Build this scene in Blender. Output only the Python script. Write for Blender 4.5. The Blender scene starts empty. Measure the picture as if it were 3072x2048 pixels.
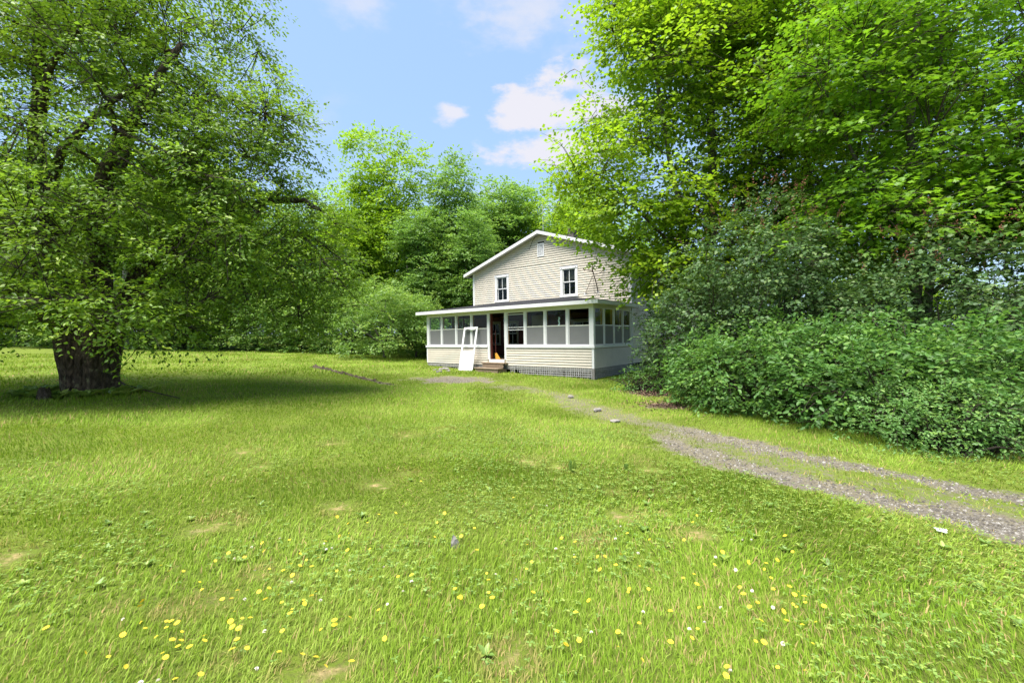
import bpy, math
import numpy as np
from mathutils import Matrix, Vector

R = math.radians
scn = bpy.context.scene
COL = scn.collection

# ------------------------------------------------------------------ camera
CAM_Z = 1.55
FPX = 1300.0                                   # focal length in pixels of the 3072 px wide photo
cd = bpy.data.cameras.new('camera')
cam = bpy.data.objects.new('camera', cd); COL.objects.link(cam)
cd.sensor_width = 36.0; cd.sensor_fit = 'HORIZONTAL'; cd.lens = FPX / 3072 * 36
cd.clip_start = 0.05; cd.clip_end = 3000
CAMM = (Matrix.Translation((0, 0, CAM_Z)) @ Matrix.Rotation(R(90 - 0.62), 4, 'X') @ Matrix.Rotation(R(-0.9), 4, 'Z'))
cam.matrix_world = CAMM
scn.camera = cam

# ------------------------------------------------------------------ sky, sun, exposure
SUN_EL, SUN_AZ = 69.0, -135.0                   # azimuth clockwise from +Y
world = bpy.data.worlds.new('World'); scn.world = world; world.use_nodes = True
wn, wl = world.node_tree.nodes, world.node_tree.links
wn.clear()
def wnode(t, **k):
    n = wn.new(t)
    for a, b in k.items(): setattr(n, a, b)
    return n
def wmath(op, a, b=None, c=None):
    n = wnode('ShaderNodeMath', operation=op)
    for i, v in enumerate((a, b, c)):
        if v is None: continue
        if isinstance(v, (int, float)): n.inputs[i].default_value = v
        else: wl.new(v, n.inputs[i])
    return n.outputs[0]
sky = wnode('ShaderNodeTexSky', sky_type='NISHITA', sun_disc=False, sun_elevation=R(SUN_EL), sun_rotation=R(SUN_AZ))
sky.air_density = 1.0; sky.dust_density = 1.6; sky.ozone_density = 1.2; sky.altitude = 200
tc = wnode('ShaderNodeTexCoord')
sep = wnode('ShaderNodeSeparateXYZ'); wl.new(tc.outputs['Generated'], sep.inputs[0])
az = wmath('ARCTAN2', sep.outputs[0], sep.outputs[1])
el = wmath('ARCSINE', sep.outputs[2])
nz = wnode('ShaderNodeTexNoise'); nz.inputs['Scale'].default_value = 9.0; nz.inputs['Detail'].default_value = 9.0; nz.inputs['Roughness'].default_value = 0.58
mp = wnode('ShaderNodeMapping'); mp.inputs['Scale'].default_value = (1, 1, 2.2)
wl.new(tc.outputs['Generated'], mp.inputs[0]); wl.new(mp.outputs[0], nz.inputs['Vector'])
nzc = wmath('SUBTRACT', nz.outputs['Fac'], 0.5)
def cloud_blob(px, py, rx, ry, soft, amount):
    a0, e0 = math.atan2(px - 1536, FPX), math.atan2(1010 - py, math.hypot(FPX, px - 1536))
    dx = wmath('DIVIDE', wmath('SUBTRACT', az, a0), rx); dy = wmath('DIVIDE', wmath('SUBTRACT', el, e0), ry)
    d = wmath('SQRT', wmath('ADD', wmath('MULTIPLY', dx, dx), wmath('MULTIPLY', dy, dy)))
    v = wmath('ADD', wmath('SUBTRACT', 1.0, d), wmath('MULTIPLY', nzc, 3.2))
    n = wnode('ShaderNodeMapRange', interpolation_type='SMOOTHSTEP'); n.inputs[1].default_value = 0.0; n.inputs[2].default_value = soft
    n.inputs[4].default_value = amount; wl.new(v, n.inputs[0]); return n.outputs[0]
cl = None
for b in ((1620, 335, .17, .060, .55, .88), (1790, 330, .12, .06, .6, .85), (1680, 440, .17, .045, .6, .85), (1365, 342, .05, .026, .7, .8), (1560, 15, .22, .07, 1.2, .6),
          (1100, 15, .10, .05, 1.2, .5), (1960, 10, .14, .06, .9, .8), (1760, 60, .13, .03, 1.2, .45)):
    m = cloud_blob(*b); cl = m if cl is None else wmath('MAXIMUM', cl, m)
# the same broken cloud goes on over the rest of the sky
nz2 = wnode('ShaderNodeTexNoise'); nz2.inputs['Scale'].default_value = 2.6; nz2.inputs['Detail'].default_value = 7
wl.new(mp.outputs[0], nz2.inputs['Vector'])
n = wnode('ShaderNodeMapRange', interpolation_type='SMOOTHSTEP'); n.inputs[1].default_value = .56; n.inputs[2].default_value = .78; n.inputs[4].default_value = .6
wl.new(nz2.outputs['Fac'], n.inputs[0])
cl = wmath('MAXIMUM', cl, n.outputs[0])
haze = wnode('ShaderNodeMix', data_type='RGBA'); haze.inputs['Factor'].default_value = 0.55
wl.new(sky.outputs[0], haze.inputs['A']); haze.inputs['B'].default_value = (2.3, 3.5, 5.2, 1)     # thin high cloud veil
cmix = wnode('ShaderNodeMix', data_type='RGBA'); wl.new(cl, cmix.inputs['Factor'])
wl.new(haze.outputs['Result'], cmix.inputs['A']); cmix.inputs['B'].default_value = (3.85, 3.7, 3.9, 1)
bg = wnode('ShaderNodeBackground'); bg.inputs['Strength'].default_value = 0.078
wl.new(cmix.outputs['Result'], bg.inputs['Color'])
wo = wnode('ShaderNodeOutputWorld'); wl.new(bg.outputs[0], wo.inputs[0])

sd = bpy.data.lights.new('sun', 'SUN'); sd.energy = 4.2; sd.angle = R(42); sd.color = (1.0, .95, .86)
sun = bpy.data.objects.new('sun', sd); COL.objects.link(sun)
sv = Vector((math.sin(R(SUN_AZ)) * math.cos(R(SUN_EL)), math.cos(R(SUN_AZ)) * math.cos(R(SUN_EL)), math.sin(R(SUN_EL))))
sun.rotation_euler = sv.to_track_quat('Z', 'Y').to_euler(); sun.location = (-30, 10, 50)

vs = scn.view_settings
vs.view_transform = 'Standard'; vs.look = 'None'; vs.gamma = 1; vs.use_curve_mapping = False
vs.exposure = 1.62
scn.cycles.max_bounces = 8; scn.cycles.diffuse_bounces = 6; scn.cycles.glossy_bounces = 2
scn.cycles.transmission_bounces = 4; scn.cycles.transparent_max_bounces = 10
scn.cycles.use_denoising = True
try: scn.cycles.denoiser = 'OPENIMAGEDENOISE'
except Exception: pass

# ------------------------------------------------------------------ helpers: pixels, ground
rng = np.random.default_rng(11)
CM3 = np.array(CAMM.to_3x3())
def ray(px, py):                                # source pixel -> world direction, forward component 1
    d = CM3 @ np.array([(px - 1536) / FPX, (1024 - py) / FPX, -1.0]); return d / d[1]
def D(x, y): return x * 3072 / 2352, y * 3072 / 2352   # pixels of the 2352 px wide view of the photo

def vnoise(x, y, s, seed=0):                    # smooth value noise in [-1, 1]
    x = np.asarray(x, float) / s + seed * 17.3; y = np.asarray(y, float) / s + seed * 9.7
    xi, yi = np.floor(x), np.floor(y); fx, fy = x - xi, y - yi
    fx = fx * fx * (3 - 2 * fx); fy = fy * fy * (3 - 2 * fy)
    def h(a, b):
        v = np.sin(a * 127.1 + b * 311.7 + seed * 3.1) * 43758.5453; return (v - np.floor(v)) * 2 - 1
    return (h(xi, yi) * (1 - fx) + h(xi + 1, yi) * fx) * (1 - fy) + (h(xi, yi + 1) * (1 - fx) + h(xi + 1, yi + 1) * fx) * fy
def gz(x, y):
    x = np.asarray(x, float); y = np.asarray(y, float)
    sp = np.log1p(np.exp(np.clip(-x * 1.2, -30, 30))) / 1.2; sp = np.where(-x * 1.2 > 30, -x, sp)
    z = 2.6 * np.tanh(.040 * sp / 2.6) + 1.2 * np.tanh(.012 * np.maximum(0, y - 14) / 1.2)
    z = z - 0.023
    near = np.clip((np.hypot(x, y)) / 3, 0, 1)
    return z + near * (.035 * vnoise(x, y, 2.3, 1) + .02 * vnoise(x, y, .9, 2))
def gz1(x, y): return float(gz(x, y))
def ghit(px, py):
    d = ray(px, py); lo = hi = 0.5; prev = 0.5
    for t in np.concatenate([np.arange(1, 40, .1), np.arange(40, 300, 1)]):
        if CAM_Z + d[2] * t < gz1(d[0] * t, t):
            lo, hi = prev, t
            for _ in range(18):
                m = (lo + hi) / 2
                if CAM_Z + d[2] * m < gz1(d[0] * m, m): hi = m
                else: lo = m
            return np.array([d[0] * hi, hi, gz1(d[0] * hi, hi)])
        prev = t
    return np.array([d[0] * 60, 60, gz1(d[0] * 60, 60)])
def at(px, py, Y):                              # pixel at a known depth
    d = ray(px, py); return np.array([d[0] * Y, Y, CAM_Z + d[2] * Y])

# ------------------------------------------------------------------ helpers: meshes, objects
def np_mesh(name, V, F, mat=None, attrs=None, smooth=False):
    V = np.asarray(V, np.float32); F = np.asarray(F, np.int32); nf, k = F.shape
    me = bpy.data.meshes.new(name)
    me.vertices.add(len(V)); me.vertices.foreach_set('co', V.ravel())
    me.loops.add(nf * k); me.loops.foreach_set('vertex_index', F.ravel())
    me.polygons.add(nf); me.polygons.foreach_set('loop_start', np.arange(0, nf * k, k, dtype=np.int32))
    if smooth: me.polygons.foreach_set('use_smooth', np.ones(nf, bool))
    for an, av in (attrs or {}).items():
        a = me.attributes.new(an, 'FLOAT', 'POINT'); a.data.foreach_set('value', np.asarray(av, np.float32).ravel())
    me.update(calc_edges=True)
    if mat: me.materials.append(mat)
    return me
class MB:                                       # boxes, prisms, tubes -> one mesh
    def __init__(s): s.v = []; s.f = []; s.n = 0
    def add(s, V, F):
        V = [tuple(map(float, p)) for p in V]
        s.v += V; s.f += [tuple(i + s.n for i in f) for f in F]; s.n += len(V); return s
    def box(s, x0, x1, y0, y1, z0, z1):
        return s.add([(x0, y0, z0), (x1, y0, z0), (x1, y1, z0), (x0, y1, z0), (x0, y0, z1), (x1, y0, z1), (x1, y1, z1), (x0, y1, z1)],
                     [(3, 2, 1, 0), (4, 5, 6, 7), (0, 1, 5, 4), (1, 2, 6, 5), (2, 3, 7, 6), (3, 0, 4, 7)])
    def hexa(s, P): return s.add(P, [(3, 2, 1, 0), (4, 5, 6, 7), (0, 1, 5, 4), (1, 2, 6, 5), (2, 3, 7, 6), (3, 0, 4, 7)])
    def bar(s, a, b, w, h, up=(0, 0, 1)):
        a, b = Vector(a), Vector(b); t = (b - a).normalized(); u = Vector(up)
        sd_ = t.cross(u)
        if sd_.length < 1e-4: sd_ = t.cross(Vector((1, 0, 0)))
        sd_.normalize(); u = sd_.cross(t).normalized(); sd_ *= w / 2; u *= h / 2
        return s.hexa([a - sd_ - u, a + sd_ - u, b + sd_ - u, b - sd_ - u, a - sd_ + u, a + sd_ + u, b + sd_ + u, b - sd_ + u])
    def tube(s, P, rad, sides=6, cap=True, wob=0):
        P = [Vector(p) for p in P]; V = []; F = []; n = len(P)
        t0 = (P[1] - P[0]).normalized(); u = t0.orthogonal().normalized()
        for i, p in enumerate(P):
            t = (P[min(i + 1, n - 1)] - P[max(i - 1, 0)]).normalized()
            u = (u - t * u.dot(t)).normalized(); w = t.cross(u); r = rad[i] if hasattr(rad, '__len__') else rad
            for k in range(sides):
                a = 2 * math.pi * k / sides; q = r * (1 + (rng.uniform(-wob, wob) if wob else 0))
                V.append(p + (u * math.cos(a) + w * math.sin(a)) * q)
        for i in range(n - 1):
            for k in range(sides):
                k2 = (k + 1) % sides; F.append((i * sides + k, i * sides + k2, (i + 1) * sides + k2, (i + 1) * sides + k))
        if cap: F += [tuple(range(sides - 1, -1, -1)), tuple((n - 1) * sides + k for k in range(sides))]
        return s.add(V, F)
    def mesh(s, name, mat, smooth=False):
        me = bpy.data.meshes.new(name); me.from_pydata(s.v, [], s.f)
        if smooth: me.polygons.foreach_set('use_smooth', [True] * len(me.polygons))
        me.update()
        if mat: me.materials.append(mat)
        return me
    def build(s, name, mat, parent=None, smooth=False, bevel=0):
        return link(name, s.mesh(name, mat, smooth), parent, bevel)
def link(name, me, parent=None, bevel=0):
    o = bpy.data.objects.new(name, me); COL.objects.link(o)
    if parent is not None: o.parent = parent
    if bevel:
        m = o.modifiers.new('bevel', 'BEVEL'); m.width = bevel; m.segments = 2; m.limit_method = 'ANGLE'
    return o
def tag(o, label=None, cat=None, group=None, kind=None):
    if label: o['label'] = label
    if cat: o['category'] = cat
    if group: o['group'] = group
    if kind: o['kind'] = kind
    return o
def empty(name, loc=(0, 0, 0), rz=0):
    o = bpy.data.objects.new(name, None); COL.objects.link(o); o.location = [float(a) for a in loc]; o.rotation_euler = (0, 0, rz)
    o.empty_display_size = .2; return o
def copy_tree(o, parent=None):
    c = o.copy(); COL.objects.link(c); c.parent = parent
    for ch in o.children: copy_tree(ch, c)
    return c

# ------------------------------------------------------------------ materials
class M_:
    def __init__(s, name):
        s.m = bpy.data.materials.new(name); s.m.use_nodes = True; s.t = s.m.node_tree; s.n, s.l = s.t.nodes, s.t.links
        s.n.clear(); s.out = s.n.new('ShaderNodeOutputMaterial')
    def node(s, t, ins=None, **k):
        n = s.n.new(t)
        for a, b in k.items(): setattr(n, a, b)
        for a, b in (ins or {}).items():
            if isinstance(b, bpy.types.NodeSocket): s.l.new(b, n.inputs[a])
            else: n.inputs[a].default_value = b
        return n
    def coord(s): return s.node('ShaderNodeTexCoord').outputs['Object']
    def gpos(s): return s.node('ShaderNodeNewGeometry').outputs['Position']
    def noise(s, scale, detail=4, rough=.55, vec=None, sc=None):
        v = vec if vec is not None else s.coord()
        if sc: v = s.node('ShaderNodeMapping', {'Vector': v, 'Scale': sc}).outputs[0]
        return s.node('ShaderNodeTexNoise', {'Vector': v, 'Scale': scale, 'Detail': detail, 'Roughness': rough}).outputs['Fac']
    def ramp(s, fac, stops):
        r = s.node('ShaderNodeValToRGB', {'Fac': fac}); e = r.color_ramp.elements
        while len(e) < len(stops): e.new(.5)
        for i, (p, c) in enumerate(stops): e[i].position = p; e[i].color = (*c, 1)
        return r.outputs['Color']
    def mix(s, f, a, b, bt='MIX'):
        n = s.node('ShaderNodeMix', data_type='RGBA', blend_type=bt)
        for k, v in (('Factor', f), ('A', a), ('B', b)):
            if isinstance(v, bpy.types.NodeSocket): s.l.new(v, n.inputs[k])
            elif k == 'Factor': n.inputs[k].default_value = v
            else: n.inputs[k].default_value = (*v, 1)
        return n.outputs['Result']
    def bump(s, h, dist=.01, strength=1): return s.node('ShaderNodeBump', {'Height': h, 'Distance': dist, 'Strength': strength}).outputs['Normal']
    def bsdf(s, col, rough=.6, spec=.3, normal=None, metal=0):
        ins = {'Roughness': rough, 'Specular IOR Level': spec, 'Metallic': metal}
        ins['Base Color'] = col if isinstance(col, bpy.types.NodeSocket) else (*col, 1)
        if normal is not None: ins['Normal'] = normal
        return s.node('ShaderNodeBsdfPrincipled', ins).outputs[0]
    def done(s, sh): s.l.new(sh, s.out.inputs[0]); return s.m
def simple(name, c, rough=.6, spec=.3, var=.12, scale=6, bump=0, bscale=40, metal=0, sc=None, dirt=None):
    m = M_(name); f = m.noise(scale, 5, .6, sc=sc)
    col = m.ramp(f, [(.25, tuple(a * (1 - var) for a in c)), (.75, tuple(min(1, a * (1 + var)) for a in c))])
    if dirt:
        d = m.noise(3.1, 8, .7); dm = m.node('ShaderNodeMapRange', {0: d, 1: .52, 2: .72, 3: 0, 4: dirt[1]}).outputs[0]
        col = m.mix(dm, col, dirt[0])
    nrm = m.bump(m.noise(bscale, 5, .6, sc=sc), bump) if bump else None
    return m.done(m.bsdf(col, rough, spec, nrm, metal))
def leaf_mat(name, dark, light, trans=.38, rough=.42, spec=.35, tcol=None, brown=None):
    m = M_(name)
    a = m.node('ShaderNodeAttribute', attribute_name='rnd').outputs['Fac']
    big = m.noise(.55, 3, .6, vec=m.gpos())
    f = m.node('ShaderNodeMath', {0: a, 1: m.node('ShaderNodeMath', {0: big, 1: .9}, operation='MULTIPLY').outputs[0]}, operation='ADD').outputs[0]
    f = m.node('ShaderNodeMapRange', {0: f, 1: .2, 2: 1.2}).outputs[0]
    stops = [(.0, dark), (.85, light), (1.0, tuple(min(1, c * q) for c, q in zip(light, (1.45, 1.2, 1.0))))]
    col = m.ramp(f, stops)
    if brown:
        g = m.node('ShaderNodeMath', {0: a, 1: 1 - brown[1]}, operation='GREATER_THAN').outputs[0]; col = m.mix(g, col, brown[0])
    p = m.bsdf(col, rough, spec)
    tc_ = m.mix(.5, col, tcol or tuple(c * q for c, q in zip(light, (1.5, 1.45, .6))))
    t = m.node('ShaderNodeBsdfTranslucent', {'Color': tc_}).outputs[0]
    return m.done(m.node('ShaderNodeMixShader', {0: trans, 1: p, 2: t}).outputs[0])
def bark_mat(name, c0, c1, lichen=None, scale=14, depth=.03):
    m = M_(name)
    v = m.node('ShaderNodeTexVoronoi', {'Vector': m.node('ShaderNodeMapping', {'Vector': m.coord(), 'Scale': (1, 1, .28)}).outputs[0], 'Scale': scale}, feature='DISTANCE_TO_EDGE').outputs['Distance']
    nn = m.noise(scale * 1.6, 8, .7, sc=(1, 1, .4))
    col = m.ramp(nn, [(.3, c0), (.7, c1)])
    if lichen:
        l_ = m.node('ShaderNodeMapRange', {0: m.noise(5, 9, .75), 1: .55, 2: .66}).outputs[0]; col = m.mix(l_, col, lichen)
    h = m.node('ShaderNodeMath', {0: m.node('ShaderNodeMath', {0: v, 1: 2.0}, operation='MULTIPLY').outputs[0], 1: nn}, operation='ADD').outputs[0]
    return m.done(m.bsdf(col, .9, .15, m.bump(h, depth)))

MAT = {}
MAT['siding'] = simple('cream_siding', (.52, .47, .40), .55, .3, .05, 2.0, .0008, 60, dirt=((.33, .29, .235), .3))
MAT['white'] = simple('white_paint', (.62, .62, .63), .5, .35, .05, 8, .0006, 80, dirt=((.5, .5, .46), .3))
MAT['soffit'] = simple('soffit_paint', (.55, .55, .49), .6, .3, .06, 5)
MAT['shingle'] = simple('asphalt_shingle', (.075, .075, .082), .95, .15, .5, 45, .004, 160)
MAT['grey_wood'] = simple('weathered_wood', (.19, .18, .17), .9, .15, .35, 9, .003, 50, sc=(1, 1, 6))
MAT['lattice'] = simple('pale_lattice_wood', (.36, .35, .34), .9, .15, .3, 9, .002, 50)
MAT['step_wood'] = simple('step_wood', (.20, .15, .105), .9, .15, .35, 9, .003, 50, sc=(4, 1, 1))
MAT['raw_wood'] = simple('raw_stud_wood', (.42, .20, .075), .75, .25, .2, 10, .001, 60, sc=(6, 6, 1))
MAT['red'] = simple('dark_red_paint', (.11, .027, .02), .6, .3, .3, 5, .001, 60)
MAT['darkwood'] = simple('dark_wood', (.045, .028, .02), .6, .3, .3, 8)
MAT['tan'] = simple('tan_trim', (.40, .36, .26), .6, .3, .1, 8)
MAT['ceil'] = simple('porch_ceiling', (.30, .27, .21), .7, .2, .1, 8)
MAT['dark'] = simple('dark_room', (.03, .03, .03), .9, .1, .1, 3)
MAT['metal_dark'] = simple('rusty_metal', (.10, .075, .06), .55, .4, .4, 30, metal=.5)
MAT['metal_grey'] = simple('grey_metal', (.45, .45, .45), .45, .5, .1, 20, metal=.7)
MAT['concrete'] = simple('concrete', (.34, .33, .32), .95, .15, .15, 12, .003, 70)
MAT['brick'] = simple('chimney_block', (.12, .105, .10), .95, .1, .35, 12, .004, 60)
MAT['stone'] = simple('field_stone', (.20, .185, .17), .9, .2, .3, 12, .006, 40)
MAT['orange'] = simple('orange_plastic', (.60, .30, .04), .5, .4, .1, 10)
MAT['paper'] = simple('torn_plastic', (.72, .76, .75), .5, .3, .1, 20)
MAT['black'] = simple('black_cable', (.012, .012, .012), .6, .3, .1, 20)
def glass_mat(name, tint, gloss=1.0):
    m = M_(name); lw = m.node('ShaderNodeLayerWeight', {'Blend': .5}).outputs['Facing']; p5 = m.node('ShaderNodeMath', {0: lw, 1: 5.0}, operation='POWER').outputs[0]
    fr = m.node('ShaderNodeMapRange', {0: p5, 3: .04, 4: 1.0}).outputs[0]
    f = m.node('ShaderNodeMath', {0: fr, 1: gloss}, operation='MULTIPLY').outputs[0]
    t = m.node('ShaderNodeBsdfTransparent', {'Color': (*tint, 1)}).outputs[0]
    g = m.node('ShaderNodeBsdfGlossy', {'Roughness': .02, 'Color': (1, 1, 1, 1)}).outputs[0]
    return m.done(m.node('ShaderNodeMixShader', {0: f, 1: t, 2: g}).outputs[0])
MAT['glass'] = glass_mat('window_glass', (.84, .9, .87), .3)
def screen_mat():
    m = M_('insect_screen'); f = m.node('ShaderNodeMapRange', {0: m.noise(2.2, 4), 3: .60, 4: .74}).outputs[0]
    t = m.node('ShaderNodeBsdfTransparent', {'Color': (1, 1, 1, 1)}).outputs[0]
    d = m.bsdf((.20, .20, .205), .6, .3)
    return m.done(m.node('ShaderNodeMixShader', {0: f, 1: t, 2: d}).outputs[0])
MAT['screen'] = screen_mat()
MAT['bark_apple'] = bark_mat('apple_bark', (.012, .009, .007), (.15, .11, .08), (.24, .23, .13), 11, .08)
MAT['bark_maple'] = bark_mat('maple_bark', (.05, .042, .036), (.17, .15, .13), (.24, .24, .22), 16, .02)
MAT['bark_grey'] = bark_mat('grey_bark', (.12, .115, .11), (.34, .33, .32), None, 16, .02)
MAT['bark_far'] = bark_mat('woodland_bark', (.03, .026, .022), (.11, .1, .09), None, 10, .02)
MAT['twig'] = simple('twig_bark', (.055, .045, .036), .9, .1, .4, 12)
MAT['lf_apple'] = leaf_mat('apple_leaf', (.058, .132, .012), (.180, .305, .032), .45)
MAT['lf_maple'] = leaf_mat('maple_leaf', (.090, .200, .012), (.225, .370, .020), .52)
MAT['lf_maple2'] = leaf_mat('near_maple_leaf', (.036, .120, .010), (.145, .295, .018), .5)
MAT['lf_lilac'] = leaf_mat('lilac_leaf', (.024, .068, .020), (.078, .150, .046), .3, .5, .28)
MAT['lf_dog'] = leaf_mat('dogwood_leaf', (.028, .088, .016), (.092, .205, .042), .36, .48, .3)
MAT['lf_fine'] = leaf_mat('honeysuckle_leaf', (.055, .140, .028), (.135, .27, .070), .36)
MAT['lf_far_a'] = leaf_mat('yellow_green_leaf', (.095, .205, .014), (.220, .370, .024), .5)
MAT['lf_far_b'] = leaf_mat('mid_green_leaf', (.068, .160, .032), (.165, .300, .065), .48)
MAT['lf_far_c'] = leaf_mat('shrub_leaf', (.070, .160, .026), (.180, .305, .070), .46)
MAT['lf_dark'] = leaf_mat('evergreen_leaf', (.010, .025, .010), (.025, .05, .02), .2)
MAT['seed'] = simple('brown_seed_head', (.13, .06, .035), .9, .1, .3, 10)

# ------------------------------------------------------------------ house frame (needed by the ground cover)
HX, HY, HA = 2.91, 15.45, R(-38.9)
ca, sa = math.cos(HA), math.sin(HA)
def h2w(x, y, z=0): return np.array([HX + x * ca - y * sa, HY + x * sa + y * ca, z])
def w2h(X, Y): return (X - HX) * ca + (Y - HY) * sa, -(X - HX) * sa + (Y - HY) * ca
def hw(px, py, yl):                              # source pixel -> house-local x, z on the plane y = yl
    d = ray(px, py); oy = w2h(0, 0); dx, dy = w2h(HX + d[0], HY + d[1])
    t = (yl - oy[1]) / dy; return oy[0] + dx * t, CAM_Z + d[2] * t
def c1(x, y): return 1240 + x / 3.075, 670 + y / 3.075       # pixels of an enlarged view of the house
PL, PD, MD = -9.04, 3.3, 12.3                    # porch left end, porch depth, back of house

# ------------------------------------------------------------------ ground
def polyline(pts, n=60):
    pts = np.array(pts, float); t = np.linspace(0, len(pts) - 1, n); out = []
    for a in t:
        i = min(int(a), len(pts) - 2); f = a - i
        p0, p1, p2, p3 = pts[max(i - 1, 0)], pts[i], pts[i + 1], pts[min(i + 2, len(pts) - 1)]
        out.append(.5 * ((2 * p1) + (-p0 + p2) * f + (2 * p0 - 5 * p1 + 4 * p2 - p3) * f * f + (-p0 + 3 * p1 - 3 * p2 + p3) * f ** 3))
    return np.array(out)
low_px = [(1085, 878), (1230, 910), (1330, 945), (1500, 1000), (1700, 1066), (1950, 1128), (2200, 1183), (2352, 1217)]
up_px = [(1110, 866), (1270, 893), (1420, 945), (1560, 981), (1750, 1026), (1950, 1066), (2150, 1104), (2352, 1147)]
LOW = [ghit(*D(*p))[:2] for p in low_px]; UP = [ghit(*D(*p))[:2] for p in up_px]
for L_ in (LOW, UP):
    d = L_[-1] - L_[-2]; d = d / np.linalg.norm(d); L_.append(L_[-1] + d * 1.2); L_.append(L_[-1] + d * 4)
LOW, UP = polyline(LOW, 140), polyline(UP, 140)
def pdist(x, y, P):
    x = np.asarray(x).ravel(); y = np.asarray(y).ravel(); o = np.full(len(x), 1e9); ti = np.zeros(len(x))
    for s in range(0, len(x), 20000):
        d = np.hypot(x[s:s + 20000, None] - P[None, :, 0], y[s:s + 20000, None] - P[None, :, 1])
        o[s:s + 20000] = d.min(1); ti[s:s + 20000] = d.argmin(1) / len(P)
    return o, ti
GRAVEL_C = ghit(*D(1042, 872)); MUD_A, MUD_B = ghit(*D(722, 843)), ghit(*D(905, 884))
straw_px = [(505, 1200, .22), (470, 1390, .14), (770, 1170, .16), (935, 1000, .22), (1215, 1060, .22), (1280, 1075, .16), (1360, 1240, .13), (1170, 1525, .15), (660, 1552, .09), (770, 1542, .10),
            (510, 1528, .07), (865, 1115, .18), (1020, 985, .2), (1440, 1185, .14), (10, 1290, .15), (390, 1400, .1), (760, 1020, .2), (1310, 1085, .08), (590, 1320, .1)]
STRAW = [(*ghit(*D(a, b))[:2], r) for a, b, r in straw_px]
for a in range(26):
    q_ = (rng.uniform(-4, 4), rng.uniform(2.2, 8)); STRAW.append((min(q_[0], 1.6), q_[1], rng.uniform(.05, .16)))
MULCH = [(*ghit(*D(1490, 903))[:2], .5), (*ghit(*D(1530, 930))[:2], .4)]
APPLE = ghit(*D(205, 900))

def bare(x, y):                                  # 0 = grass, 1 = bare
    x = np.asarray(x, float); y = np.asarray(y, float); sh = x.shape; x = x.ravel(); y = y.ravel()
    b = np.zeros(len(x)); m = np.hypot(x, y) < 45
    if m.any():
        xx, yy = x[m], y[m]; nzv = vnoise(xx, yy, .35, 5) * .5 + vnoise(xx, yy, .12, 6) * .5; w = np.zeros(len(xx))
        for P, ww in ((LOW, .46), (UP, .46)):
            d, ti = pdist(xx, yy, P); amp = np.clip((ti - .12) / .3, .3, 1)      # ruts fade out towards the house
            w = np.maximum(w, np.clip(1.15 - d / (ww * (.85 + .45 * vnoise(xx, yy, .8, 8))) + .55 * nzv, 0, 1) * amp * np.clip(.85 + .5 * vnoise(xx, yy, 1.3, 9), .3, 1))
        d, ti = pdist(xx, yy, (LOW + UP) / 2); w = np.maximum(w, np.clip(1.3 - d / .95 + .6 * nzv + .4 * vnoise(xx, yy, .9, 15), 0, 1) * np.interp(ti, [0, .06, .3, .5, 1], [.36, .48, .5, .42, .36]))
        dg = np.hypot((xx - GRAVEL_C[0]) / 1.7, (yy - GRAVEL_C[1]) / 1.25); w = np.maximum(w, np.clip(1.6 - dg * 1.4 + nzv * .8, 0, 1))
        ab = MUD_B[:2] - MUD_A[:2]; t = np.clip(((xx - MUD_A[0]) * ab[0] + (yy - MUD_A[1]) * ab[1]) / (ab @ ab), 0, 1)
        w = np.maximum(w, np.clip(1.5 - np.hypot(xx - MUD_A[0] - t * ab[0], yy - MUD_A[1] - t * ab[1]) / .16 + nzv, 0, 1) * np.clip(1.3 - t * .8, 0, 1))
        for sx, sy, r in STRAW: w = np.maximum(w, .45 * np.clip(1.2 - np.hypot(xx - sx, yy - sy) / r + nzv * 1.1, 0, 1))
        for sx, sy, r in MULCH: w = np.maximum(w, np.clip(1.6 - np.hypot(xx - sx, yy - sy) / r + nzv * .5, 0, 1))
        b[m] = w
    return b.reshape(sh)
def straw(x, y):
    s = np.zeros(np.shape(x))
    for sx, sy, r in STRAW: s = np.maximum(s, np.clip(1.5 - np.hypot(x - sx, y - sy) / r, 0, 1))
    return s

def axis(lo, hi, fine_lo, fine_hi, step, far):
    a = list(np.arange(fine_lo, fine_hi + 1e-6, step)); s = step; v = a[-1]
    while v < hi: s *= 1.22; v += min(s, far); a.append(v)
    s = step; v = a[0]; pre = []
    while v > lo: s *= 1.22; v -= min(s, far); pre.append(v)
    return np.array(pre[::-1] + a)
gx = axis(-900, 900, -11, 7, .11, 60); gy = axis(-300, 1200, 1, 21, .11, 60)
GX, GY = np.meshgrid(gx, gy); GZ = gz(GX, GY)
B_ = bare(GX, GY); S_ = straw(GX, GY)
GZ = GZ - .03 * B_ * (S_ < .1)                   # worn places lie a little lower
nx, ny = len(gx), len(gy); ii = np.arange(nx * ny).reshape(ny, nx)
F = np.stack([ii[:-1, :-1], ii[:-1, 1:], ii[1:, 1:], ii[1:, :-1]], -1).reshape(-1, 4)
m = M_('lawn_soil')
pos = m.gpos()
g1 = m.ramp(m.noise(1.1, 6, .6, vec=pos), [(.3, (.085, .125, .016)), (.7, (.135, .185, .022))])
g2 = m.mix(m.node('ShaderNodeMapRange', {0: m.noise(30, 6, .7, vec=pos), 1: .45, 2: .7}).outputs[0], g1, (.10, .105, .03))
grav = m.ramp(m.noise(48, 5, .75, vec=pos), [(.30, (.055, .048, .038)), (.5, (.135, .12, .098)), (.72, (.25, .235, .21))])
dirtc = m.mix(m.noise(3.2, 4, vec=pos), (.165, .145, .09), grav)
bareA = m.node('ShaderNodeAttribute', attribute_name='bare').outputs['Fac']
strawA = m.node('ShaderNodeAttribute', attribute_name='straw').outputs['Fac']
mulchA = m.node('ShaderNodeAttribute', attribute_name='mulch').outputs['Fac']
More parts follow.
